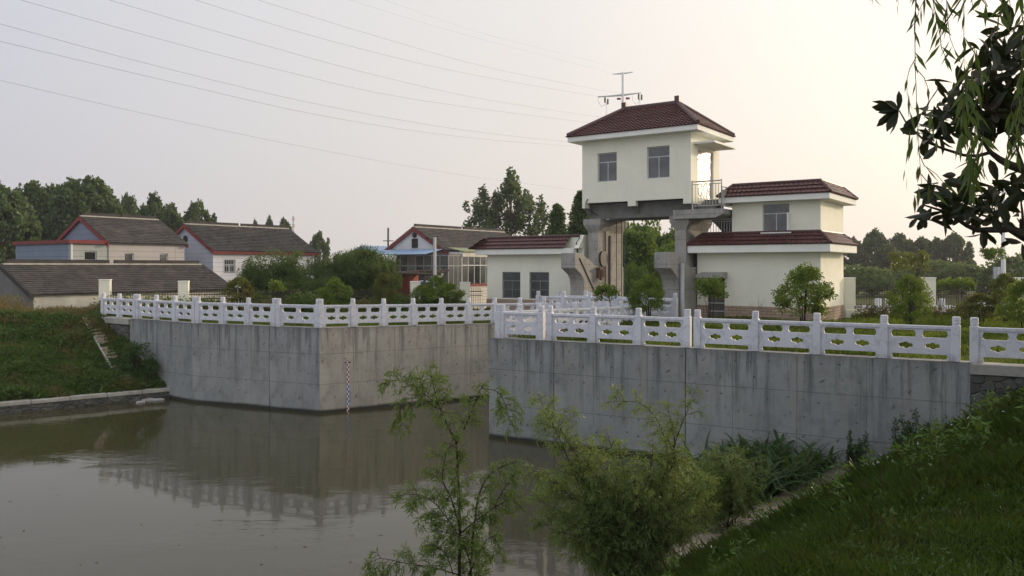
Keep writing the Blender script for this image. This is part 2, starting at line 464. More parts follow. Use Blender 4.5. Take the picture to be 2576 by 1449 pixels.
M['lf_willow2'] = leaf_mat('bushy_willow_leaf', (.125, .190, .050), (.205, .265, .090), (.150, .185, .036), .4, patch=1.0)
M['lf_magnolia'] = leaf_mat('magnolia_leaf', (.012, .020, .008), (.022, .028, .011), (.034, .024, .010), .06, .45, patch=4)
M['lf_hang'] = leaf_mat('hanging_willow_leaf', (.050, .095, .020), (.075, .125, .030), None, .38, patch=2)
M['lf_reed'] = leaf_mat('reed_leaf', (.030, .070, .018), (.050, .100, .030), None, .3, patch=.8)
M['lf_reedweed'] = leaf_mat('leafy_weed', (.055, .125, .024), (.10, .185, .04), None, .3, patch=1)
M['lf_weed'] = leaf_mat('dark_weed_leaf', (.032, .075, .018), (.055, .110, .028), None, .25, patch=1)
M['grassR'] = leaf_mat('bank_grass', (.042, .105, .016), (.095, .170, .026), (.095, .105, .03), .35, .8, .55)
M['grassL'] = leaf_mat('left_bank_weeds', (.036, .085, .018), (.070, .120, .024), (.13, .095, .042), .3, .6, .45)
M['grassLawn'] = leaf_mat('lawn_grass', (.085, .140, .018), (.135, .200, .026), (.12, .13, .03), .4, .6, .5)
M['straw'] = leaf_mat('straw_stalk', (.13, .125, .05), (.10, .11, .035), None, .3, .8, .8)
M['dry'] = leaf_mat('dry_weeds', (.15, .10, .045), (.10, .09, .035), (.20, .10, .04), .3, .7, .8)
# ================================================================ SITE
V2 = lambda x, y: Vector((x, y))
A1, B1, C1, E1, F1 = V2(-20.6, 40.8), V2(-18.2, 39.0), V2(-13.96, 35.8), V2(-7.76, 33.05), V2(1.67, 38.8)
G2, R2 = V2(-.80, 28.5), V2(11.83, 21.15)
W2D = (R2-G2).normalized()                       # along the near wall
K0, KD = V2(8.3, 21.3), V2(.67, .74).normalized()  # near kerb line
KN = V2(KD.y, -KD.x)                             # up the near bank
TD, TN = V2(.82, -.572).normalized(), V2(.572, .82).normalized()   # gatehouse axes
T0 = V2(8.73, 40.0)
TROT = math.atan2(TD.y, TD.x)
def TW(a, b, z=0):
    p = T0-TD*a+TN*b
    return Vector((p.x, p.y, z))

def slab(name, pts, mat, kind='structure'):
    """horizontal-ish polygon with its own heights"""
    from mathutils.geometry import tessellate_polygon
    pts = [Vector(p) for p in pts]
    tris = tessellate_polygon([pts])
    me = bpy.data.meshes.new(name); me.from_pydata([tuple(p) for p in pts], [], [tuple(t) for t in tris]); me.materials.append(mat)
    bm = bmesh.new(); bm.from_mesh(me); bmesh.ops.recalc_face_normals(bm, faces=bm.faces)
    if sum(f.normal.z*f.calc_area() for f in bm.faces) < 0: bmesh.ops.reverse_faces(bm, faces=bm.faces)
    bm.to_mesh(me); bm.free()
    return tag(link(name, me), kind=kind)

def grid(name, fn, nu, nv, mat, smooth=True):
    vs = [fn(i/nu, j/nv) for j in range(nv+1) for i in range(nu+1)]
    fs = [(j*(nu+1)+i, j*(nu+1)+i+1, (j+1)*(nu+1)+i+1, (j+1)*(nu+1)+i) for j in range(nv) for i in range(nu)]
    me = bpy.data.meshes.new(name); me.from_pydata([tuple(v) for v in vs], [], fs); me.materials.append(mat)
    bm = bmesh.new(); bm.from_mesh(me)
    if sum(f.normal.z for f in bm.faces) < 0: bmesh.ops.reverse_faces(bm, faces=bm.faces)
    bm.to_mesh(me); bm.free()
    me.polygons.foreach_set('use_smooth', [smooth]*len(fs))
    return tag(link(name, me), kind='structure')

from mathutils import noise as mn
def wob(x, y, s=.5, a=.1):
    return (mn.noise(Vector((x*s, y*s, 3.7)))+.5*mn.noise(Vector((x*s*2.3, y*s*2.3, 9.1))))*a

# water
grid('water', lambda u, v: (-70+85*u, -14+64*v, 0), 8, 8, M['water'])

# far field
grid('field', lambda u, v: (-780+1560*u, 46.5+730*v**2, 1.8+(v > 0)*0), 24, 14, M['field'])

# near bank
def prof(s):
    if s < .5: return .36+.04*s/.5
    if s < 5.0: return .40+(s-.5)*.664
    t = s-5.0
    return .40+4.5*.664+1.1*(1-math.exp(-t*.6))
def tmax(s):
    # where the line (K0 + KN*s + KD*t) meets the near wall plane
    p = K0+KN*s
    nrm = V2(W2D.y, -W2D.x)
    return -((p-G2).dot(nrm))/(KD.dot(nrm))
def bankR(s, t):
    p = K0+KN*s+KD*t
    w = wob(p.x, p.y, .55, .12)*min(1, s/1.0)
    return Vector((p.x, p.y, prof(s)+w))
def _fR(u, v):
    s = .15+34*u**1.6; tm = tmax(s)+.05
    return bankR(s, tm-34*v)
grid('grassy_bank', _fR, 60, 90, M['bankR'])

# left bank: ruled between the kerb line and the dike edge
KL0, KL1 = V2(-15.5, 37.35), V2(-20.7, 33.2)
def bankL(u, v):
    """u: 0 at the wall, 1 far left; v: 0 kerb, 1 top"""
    k = KL0.lerp(KL1, u*5)
    tp = V2(-20.5, 40.75).lerp(V2(-25.3, 40.4), min(1, u*5)) if u < .2 else V2(-25.3, 40.4).lerp(V2(-52, 36.5), (u-.2)/.8)
    p = k.lerp(tp, v)
    z = .42+2.98*(v**.92)
    e = min(1, v*6)*min(1, (1-v)*6+.15)
    return Vector((p.x, p.y, z+wob(p.x, p.y, .5, .22)*e))
grid('weedy_bank', bankL, 60, 16, M['bankL'])

# lawns
ni = lambda p, q, d=.35: p+V2(-(q-p).normalized().y, (q-p).normalized().x)*d
slab('lawn_far_bank', [(-52, 36.5, 3.36), (-25.3, 40.4, 3.38), (-20.4, 41.0, 3.40), (-13.8, 36.15, 3.41), (-7.74, 33.4, 3.41), (1.5, 39.1, 3.22), (4.2, 42.6, 3.3),
     (4.6, 48.2, 3.3), (-1.5, 48.6, 3.1), (-22, 48.5, 2.4), (-60, 50, 2.2)], M['lawn'])
eR = R2+W2D*16
slab('lawn_near_bank', [(-.55, 28.75, 3.40), (11.9, 21.45, 3.40), (eR.x, eR.y+.3, 3.40), (60, 4, 3.5), (75, 47, 3.3), (17, 46.5, 3.3), (10.2, 46.5, 3.3), (9.3, 40.5, 3.35),
     (7.6, 37.0, 3.30), (6.2, 37.5, 3.2)], M['lawn'])
slab('path', [(-52, 36.9, 3.43), (-25.4, 40.75, 3.44), (-20.9, 41.25, 3.45), (-20.9, 41.75, 3.45), (-25.4, 41.3, 3.44), (-52, 37.5, 3.43)], M['coping'])

# ---------------------------------------------------------------- retaining walls
def wall(label, p, q, zt0, zt1, mat, th=.6, zb=-1.0, name='retaining_wall', group=None, in0=0.0, in1=0.0):
    d = (q-p); L = d.length; rz = math.atan2(d.y, d.x)
    mb = MB()
    # plan (front y=0, back y=th); mitre by in0/in1
    b = [(0, 0), (L, 0), (L+in1, th), (in0, th)]
    vs = [(x, y, zb) for x, y in b]+[(0, 0, zt0), (L, 0, zt1), (L+in1, th, zt1), (in0, th, zt0)]
    mb.add(vs, [(3, 2, 1, 0), (4, 5, 6, 7), (0, 1, 5, 4), (1, 2, 6, 5), (2, 3, 7, 6), (3, 0, 4, 7)])
    o = mb.build(name, mat, None, (p.x, p.y, 0), rz)
    return tag(o, label, 'wall', group)
gw = 'concrete retaining walls along the channel'
g = .03
def seg(p, q, t): return p+(q-p).normalized()*t
LCE = (E1-C1).length; JW = C1+(E1-C1).normalized()*(LCE-2.55)
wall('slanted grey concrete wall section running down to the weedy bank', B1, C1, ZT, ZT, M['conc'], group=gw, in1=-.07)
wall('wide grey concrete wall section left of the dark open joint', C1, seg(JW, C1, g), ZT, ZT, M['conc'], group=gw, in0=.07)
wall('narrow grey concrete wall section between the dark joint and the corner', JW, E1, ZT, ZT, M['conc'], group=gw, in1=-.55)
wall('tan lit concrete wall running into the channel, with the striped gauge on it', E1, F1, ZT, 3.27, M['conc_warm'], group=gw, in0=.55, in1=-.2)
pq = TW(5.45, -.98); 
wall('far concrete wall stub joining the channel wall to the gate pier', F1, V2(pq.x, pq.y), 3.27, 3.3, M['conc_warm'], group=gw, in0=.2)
u0 = G2; j1 = G2+W2D*2.55; j2 = G2+W2D*7.05
wall('short grey wall section at the channel mouth, left of the first joint', G2, seg(j1, G2, g), ZT, ZT, M['conc'], group=gw, in0=.35)
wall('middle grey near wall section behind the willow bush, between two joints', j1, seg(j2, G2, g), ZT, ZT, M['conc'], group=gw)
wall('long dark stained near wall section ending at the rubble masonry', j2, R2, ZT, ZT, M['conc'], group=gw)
rt = V2(6.1, 37.7)
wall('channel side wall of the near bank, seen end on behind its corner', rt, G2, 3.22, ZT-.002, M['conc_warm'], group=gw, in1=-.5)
# rubble ends
def rubble_wall(label, p, q, group):
    d = q-p; L = d.length; rz = math.atan2(d.y, d.x)
    r = empty('masonry_wall', (p.x, p.y, 0), rz, label, 'wall', group)
    rows = 26; cols = max(6, int(L*7))
    mb = MB()
    for j in range(rows):
        for i in range(cols):
            def pt(a, c):
                x = L*a/cols; z = -1+(ZT-.28+1)*c/rows
                dy = -.045+.05*mn.noise(Vector((p.x+x*2.2, 5.0, z*2.6)))+.03*mn.noise(Vector((p.x+x*6, 2.0, z*7))) if 0 < a < cols else -.03
                return (x, dy, z)
            mb.quad(pt(i, j), pt(i+1, j), pt(i+1, j+1), pt(i, j+1))
    mb.build('rubble_face', M['rubble'], r, smooth=True)
    c = MB(); c.box(-.0, L, -.10, .55, ZT-.28, ZT-.004); c.build('coping', M['coping'], r, bevel=.015)
    bk = MB(); bk.box(0, L, .2, .54, -1, ZT-.285); bk.build('backing', M['conc_dark'], r)
rubble_wall('mossy rubble masonry wall under a thin coping, behind the weedy bank', A1, seg(B1, A1, .02), 'rubble masonry wall ends')
rubble_wall('dark rubble masonry wall below the last railing on the grassy bank', seg(R2, G2, -.004), R2+W2D*13, 'rubble masonry wall ends')

# kerbs
def kerb_strip(name, label, p, q, w, zt, h, mat, side, face=None):
    d = q-p; L = d.length; rz = math.atan2(d.y, d.x)
    r = empty(name, (p.x, p.y, 0), rz, label, 'kerb')
    mb = MB(); n = int(L/1.5)+1
    y0, y1 = (0, w) if side > 0 else (-w, 0)
    for i in range(n):
        x0, x1 = L*i/n+.008, L*(i+1)/n-.008
        dz = random.uniform(-.018, .018)
        mb.box(x0, x1, y0, y1, zt-h, zt+dz)
    mb.build('kerb_top', mat, r, bevel=.02)
    if face:
        f = MB(); k = int(L*5)
        yy = 0.04 if side > 0 else -.04
        def fp(i, j):
            x = L*i/k; z = -.9+(zt-h+.9)*j/6
            return (x, yy-(side)*.0+.10*mn.noise(Vector((x*2.6+p.x, 2, z*3.4)))*(1 if side > 0 else -1)*(1 if 0 < j < 6 else .2), z)
        for i in range(k):
            for j in range(6): f.quad(fp(i, j), fp(i+1, j), fp(i+1, j+1), fp(i, j+1))
        f.build('rubble_face', face, r)
    return r
ke = KL0+(KL1-KL0).normalized()*30
kerb_strip('bank_kerb', 'pale concrete kerb over dark rubble at the water edge of the weedy bank', KL0+V2(.3, -.28), ke+V2(.3, -.28), .5, .47, .17, M['coping'], -1, M['rubble'])
p0 = K0+KD*1.55+KN*.20; p1 = K0-KD*32+KN*.20
kerb_strip('bank_kerb', 'broad tan concrete kerb at the foot of the grassy bank, behind the willows', p1, p0, .56, .46, .6, M['kerb'], 1)

# bank stair
def stair():
    s0, s1 = bankL(.052, .05), bankL(.026, .97)
    d = V2(s1.x-s0.x, s1.y-s0.y); L = d.length; rz = math.atan2(d.y, d.x)
    r = empty('bank_stair', (s0.x, s0.y, s0.z), rz, 'narrow weathered concrete stair climbing the weedy bank', 'stairs')
    n = 22; tr, st = MB(), MB(); dz = s1.z-s0.z
    for i in range(n):
        if i in (6, 7, 12): continue
        x = L*i/n; z = dz*i/n
        t_ = MB(); t_.box(x, x+L/n*.5, -.22, .22, z+.05, z+.20); t_.build('tread', M['kerb'], r, bevel=.01)
    st.prism([(0, -.05), (0, .12), (L, dz+.12), (L, dz-.05)], 'y', -.30, -.23); st.build('stringer', M['coping'], r)
    st = MB(); st.prism([(0, -.05), (0, .12), (L, dz+.12), (L, dz-.05)], 'y', .23, .30); st.build('stringer', M['coping'], r)
stair()
# stone slabs in the shallows
for k, (px, py, s, lb) in enumerate([(372, 1005, .36, 'pale flat stone slab tilted in the shallows under the far kerb'),
                                     (399, 1005, .26, 'smaller pale stone lying nearest the concrete wall foot'), (354, 1011, .24, 'thin broken stone lying leftmost at the water edge')]):
    p = PZ(px, py, .04); mb = MB(); n = 9
    ring = [(math.cos(2*math.pi*i/n)*s*random.uniform(.75, 1.1), math.sin(2*math.pi*i/n)*s*.6*random.uniform(.8, 1.1)) for i in range(n)]
    mb.prism(ring, 'z', -.1, .035)
    o = mb.build('stone_slab', M['rock'], None, p, .3*k, bevel=.03); o.rotation_euler.x = .10-.05*k
    tag(o, lb, 'stone', 'stones in the shallows')

# ---------------------------------------------------------------- stone balustrades
def post_meshes():
    a = MB(); a.box(-.105, .105, -.105, .105, 0, .955)
    a.box(-.085, .085, -.085, .085, .955, .985)
    body = a.mesh('post_body', M['marble'], bevel=.012)
    c = MB(); n = 14
    prof_ = [(.080, .98), (.098, .995), (.098, 1.04), (.090, 1.052), (.098, 1.064), (.098, 1.12), (.091, 1.13), (.098, 1.14), (.096, 1.165), (.080, 1.178)]
    c.tube([(0, 0, z) for _, z in prof_], [r for r, _ in prof_], n)
    return body, c.mesh('post_cap', M['marble'], smooth=False)
PBODY, PCAP = post_meshes()
_pc = {}
def panel_mesh(L):
    key = round(L, 2)
    if key in _pc: return _pc[key]
    L = key
    cu = bpy.data.curves.new('c', 'CURVE'); cu.dimensions = '2D'; cu.fill_mode = 'BOTH'; cu.extrude = .04; cu.bevel_depth = .006; cu.bevel_resolution = 0
    def sp(pts):
        s = cu.splines.new('POLY'); s.points.add(len(pts)-1); s.use_cyclic_u = True
        for q, (x, y) in zip(s.points, pts): q.co = (x, y, 0, 1)
    f = .10
    sp([(0, .0), (f-.02, .0), (f+.02, .05), (f-.01, .10), (f+.02, .165), (L-f-.02, .165), (L-f+.01, .10), (L-f-.02, .05), (L-f+.02, 0), (L, 0), (L, .83), (0, .83)])
    for (x0, x1) in ((.085, L/2-.075), (L/2+.075, L-.085)):
        sp([(x0+.045, .600), (x0+.005, .650), (x0+.0, .720), (x0+.045, .80), (x1-.045, .80), (x1, .720), (x1-.005, .650), (x1-.045, .600)])
    for cx in (L*.29, L*.71):
        pts = []
        cs = [(0, .014, .084), (0, -.014, .084), (.118, 0, .062), (-.118, 0, .062), (.06, 0, .06), (-.06, 0, .06)]
        for k in range(40):
            t = 2*math.pi*k/40; dx, dy = math.cos(t), math.sin(t); best = 0
            for (x, y, r) in cs:
                bq = dx*x+dy*y; disc = bq*bq-(x*x+y*y-r*r)
                if disc >= 0: best = max(best, bq+math.sqrt(disc))
            pts.append((cx+dx*best, .382+dy*best))
        sp(pts)
    ob = bpy.data.objects.new('tmp', cu)
    me = bpy.data.meshes.new_from_object(ob)
    bpy.data.objects.remove(ob); bpy.data.curves.remove(cu)
    me.transform(Matrix.Rotation(math.pi/2, 4, 'X'))
    me.materials.clear(); me.materials.append(M['marble']); me.name = 'railing_panel'
    rl = MB(); rl.box(0, L, -.075, .075, .832, .925)
    rm = rl.mesh('top_rail', M['marble'], bevel=.012)
    # raised surrounds of the openings
    _pc[key] = (me, rm)
    return _pc[key]
def balustrade(label, p, q, z0, z1, n, post0=True, post1=True):
    d = q-p; L = d.length; rz = math.atan2(d.y, d.x); sp_ = L/n
    r = empty('stone_balustrade', (p.x, p.y, z0), rz, label, 'balustrade', 'white stone balustrades')
    sl = math.atan2(z1-z0, L)
    for i in range(n+1):
        if (i == 0 and not post0) or (i == n and not post1): continue
        z = (z1-z0)*i/n
        b = link('post', PBODY, r, (sp_*i+random.gauss(0, .006), random.gauss(0, .007), z+random.gauss(0, .006)), random.gauss(0, .018)); b.rotation_euler.x = random.gauss(0, .006); b.rotation_euler.y = random.gauss(0, .006); link('cap', PCAP, b, (0, 0, 0), random.uniform(0, 1))
    pm, rm = panel_mesh(sp_-.19)
    for i in range(n):
        o = link('panel', pm, r, (sp_*i+.095, random.gauss(0, .006), (z1-z0)*(i+.06)/n)); o.rotation_euler.y = -sl
        t = link('top_rail', rm, r, (sp_*i+.095, 0, (z1-z0)*(i+.06)/n)); t.rotation_euler.y = -sl
def off(p, q, d): # parallel line moved to the left of p->q
    t = (q-p).normalized(); nn = V2(-t.y, t.x)*d
    return p+nn, q+nn
a, c = off(A1, C1, .2); dA = (c-a).normalized(); LA = (c-a).length
balustrade('leftmost white stone railing, two panels over the rubble masonry', a+dA*.12, a+dA*3.2, ZT, ZT, 2)
balustrade('white stone railing of three panels over the slanted wall section', a+dA*3.45, a+dA*(LA-.14), ZT, ZT, 3)
c, e = off(C1, E1, .2); dC = (e-c).normalized(); LC = (e-c).length
balustrade('white stone railing of three panels left of the dark wall joint', c+dC*.13, c+dC*(LC-2.45), ZT, ZT, 3)
balustrade('white stone railing of a single panel just left of the wall corner', c+dC*(LC-2.20), c+dC*(LC-.22), ZT, ZT, 1)
e, f = off(E1, F1, .2); dE = (f-e).normalized(); LE = (f-e).length
balustrade('long white stone railing above the tan channel wall with the gauge', e+dE*.12, e+dE*(LE-.05), ZT, 3.28, 8)
g2, r2 = off(G2, R2, .2)
at = lambda t: g2+W2D*t
balustrade('white stone railing of one panel at the near channel corner', at(.42), at(1.05+.92), ZT, ZT, 1)
balustrade('white stone railing of three panels in front of the lawn bushes', at(2.30), at(7.03), ZT, ZT, 3)
balustrade('white stone railing of four panels on the dark stained wall', at(7.36), at(14.28), ZT, ZT, 4)
balustrade('white stone railing cut off at the photo edge above dark masonry', at(14.70), at(14.70+1.7*4), ZT, ZT, 4)
s0, s1 = off(rt, G2, .2); ds = (s1-s0).normalized()
balustrade('white sunlit stone railing running back along the near channel side', s0+ds*.1, s1-ds*.1+V2(.12, .05), 3.22, ZT, 9)
balustrade('white stone railing on the near side of the footbridge', V2(*TW(6.9, -3.0)[:2]), V2(*TW(-.5, -3.0)[:2]), 3.52, 3.50, 5)
balustrade('white stone railing on the far side of the footbridge before the piers', V2(*TW(6.7, -1.45)[:2]), V2(*TW(.2, -1.45)[:2]), 3.52, 3.50, 4)
fb = empty('footbridge', (*T0, 0), TROT, 'low concrete footbridge deck between the two stone railings', 'footbridge')
mb = MB(); mb.box(-7.1, .75, -3.2, -1.25, 3.28, 3.505); mb.build('deck', M['coping'], fb, bevel=.02)
mb = MB(); mb.box(-7.1, .75, -3.0, -2.7, 2.8, 3.277); mb.build('girder', M['conc_dark'], fb)

# ---------------------------------------------------------------- water gauge
def gauge():
    t = 1.18; p = E1+(F1-E1).normalized()*t
    rz = math.atan2((F1-E1).y, (F1-E1).x)
    r = empty('water_gauge', (p.x, p.y, 0), rz, 'red, blue and white striped water level gauge on the tan wall', 'water gauge')
    mb = MB(); mb.box(-.048, .048, -.045, -.02, -.5, 2.06); mb.build('board', M['white'], r)
    mr, mbl = MB(), MB()
    for k in range(-4, 21):
        z = k*.1
        m_ = mbl if 2 <= k <= 10 else mr
        x0, x1 = (-.047, .0) if k % 2 else (0, .047)
        m_.box(x0, x1, -.051, -.0455, z, z+.05); m_.box(-x1+.002, -x0-.002, -.051, -.0455, z+.05, z+.1)
    mr.build('red_marks', simple('gauge_red', (.30, .045, .03)), r); mbl.build('blue_marks', simple('gauge_blue', (.05, .10, .40)), r)
    k = MB(); k.box(-.12, .12, -.02, 0, 1.98, 2.02); k.build('bracket', M['iron'], r)
gauge()
# ================================================================ BUILDINGS
def holes_wall(mb, x0, x1, z0, z1, holes, y0, y1, ax='x', mi=0):
    """wall panel with rectangular openings; holes (x0,x1,z0,z1)"""
    xs = sorted({x0, x1, *[h[0] for h in holes], *[h[1] for h in holes]})
    zs = sorted({z0, z1, *[h[2] for h in holes], *[h[3] for h in holes]})
    for i in range(len(xs)-1):
        # merge vertical cells of one column
        run = None
        for j in range(len(zs)-1):
            cx, cz = (xs[i]+xs[i+1])/2, (zs[j]+zs[j+1])/2
            inside = any(h[0] < cx < h[1] and h[2] < cz < h[3] for h in holes)
            if not inside: run = (run[0] if run else zs[j], zs[j+1])
            if (inside or j == len(zs)-2) and run:
                if ax == 'x': mb.box(xs[i], xs[i+1], y0, y1, run[0], run[1], mi)
                else: mb.box(y0, y1, xs[i], xs[i+1], run[0], run[1], mi)
                run = None

def tiles(mb, O, U, S, Nn, slen, xl, xr, row=.30, col=.24, lift=.05, wave=.025, step=None, mi=0):
    O, U, S, Nn = Vector(O), Vector(U).normalized(), Vector(S).normalized(), Vector(Nn).normalized()
    n = max(1, int(round(slen/row))); row = slen/n
    lo, hi = min(xl(0), xl(slen)), max(xr(0), xr(slen))
    st = step or col/4
    xs = [lo+st*k for k in range(int((hi-lo)/st)+2)]
    def P_(x, s, h): return O+U*x+S*s+Nn*h
    def wv(x): return wave*abs(math.sin(math.pi*x/col)) if wave else 0
    for i in range(n):
        s0, s1 = i*row, (i+1)*row
        a0, b0, a1, b1 = xl(s0), xr(s0), xl(s1), xr(s1)
        jit = random.uniform(-.006, .006)
        for k in range(len(xs)-1):
            p, q = xs[k], xs[k+1]
            c0, d0 = min(max(p, a0), b0), min(max(q, a0), b0)
            c1, d1 = min(max(p, a1), b1), min(max(q, a1), b1)
            if d0-c0 < 1e-5 and d1-c1 < 1e-5: continue
            A, B = P_(c0, s0, lift+wv(c0)+jit), P_(d0, s0, lift+wv(d0)+jit)
            Cc, D = P_(d1, s1, wv(d1)*.8), P_(c1, s1, wv(c1)*.8)
            mb.quad(A, B, Cc, D, mi)
            if d0-c0 > 1e-5: mb.quad(P_(c0, s0, -.005), P_(d0, s0, -.005), B, A, mi)

def hip_roof(mb, x0, x1, y0, y1, z0, inset_x, inset_y, zr, **kw):
    """tiled hip faces from the eave rectangle to the inner rectangle at zr; returns inner rect"""
    ix0, ix1, iy0, iy1 = x0+inset_x, x1-inset_x, y0+inset_y, y1-inset_y
    dz = zr-z0
    for (O, U, w, ins, run, iw) in (((x0, y0, z0), (1, 0, 0), x1-x0, inset_x, (0, inset_y), 1), ((x1, y0, z0), (0, 1, 0), y1-y0, inset_y, (-inset_x, 0), 1),
                                    ((x1, y1, z0), (-1, 0, 0), x1-x0, inset_x, (0, -inset_y), 1), ((x0, y1, z0), (0, -1, 0), y1-y0, inset_y, (inset_x, 0), 1)):
        S = Vector((run[0], run[1], dz)); sl = S.length
        Uv = Vector(U); nn = Uv.cross(S).normalized()
        tiles(mb, O, U, S, nn, sl, lambda s, i=ins, l=sl: i*s/l, lambda s, i=ins, l=sl, w_=w: w_-i*s/l, **kw)
    return ix0, ix1, iy0, iy1

def window(parent, x0, x1, z0, z1, y, pane, frame=None, transom=.68, mull=True, fw=.05, depth=.14, name='window', ax='x'):
    """frame set back in an opening of a wall whose outer face is at y (facing -y); ax 'y' faces +x at x=y"""
    frame = frame or M['alu']
    mb = MB(); yy0, yy1 = (y+depth-.03, y+depth+.03) if ax == 'x' else (y-depth-.03, y-depth+.03)
    def bx(a0, a1, c0, c1, e=0.0):
        if ax == 'x': mb.box(a0, a1, yy0+e, yy1-e, c0, c1)
        else: mb.box(yy0+e, yy1-e, a0, a1, c0, c1)
    bx(x0, x0+fw, z0, z1); bx(x1-fw, x1, z0, z1); bx(x0+fw, x1-fw, z0, z0+fw); bx(x0+fw, x1-fw, z1-fw, z1)
    zt = z0+(z1-z0)*transom
    if transom: bx(x0+fw, x1-fw, zt-fw/2, zt+fw/2, .003)
    if mull: bx((x0+x1)/2-fw*.45, (x0+x1)/2+fw*.45, z0+fw, (zt-fw/2 if transom else z1-fw), .006)
    w = mb.build(name, frame, parent)
    g_ = MB()
    if ax == 'x': g_.box(x0+.01, x1-.01, y+depth-.008, y+depth+.008, z0+.01, z1-.01)
    else: g_.box(y-depth-.008, y-depth+.008, x0+.01, x1-.01, z0+.01, z1-.01)
    g_.build('pane', pane, w)
    return w

def railing(parent, pts, h, mat, gap=.13, rails=(1.0, .86, .12), name='steel_railing', post=True):
    """steel bar railing along a local polyline; one part with posts and grille below it"""
    pr = MB(); gr = MB(); po = MB()
    for (p, q) in zip(pts[:-1], pts[1:]):
        p, q = Vector(p), Vector(q); L = (q-p).length
        for k in rails: pr.tube([p+Vector((0, 0, h*k)), q+Vector((0, 0, h*k))], .032 if k > .95 else .022, 6)
        n = max(2, int(L/gap))
        for i in range(1, n):
            c = p.lerp(q, i/n); gr.tube([c+Vector((0, 0, h*rails[-1])), c+Vector((0, 0, h*rails[1]))], .0155, 5)
    for p in pts: po.tube([Vector(p), Vector(p)+Vector((0, 0, h*1.05))], .034, 8)
    r = pr.build(name, mat, parent); gr.build('grille', mat, r); po.build('post', mat, r)
    return r

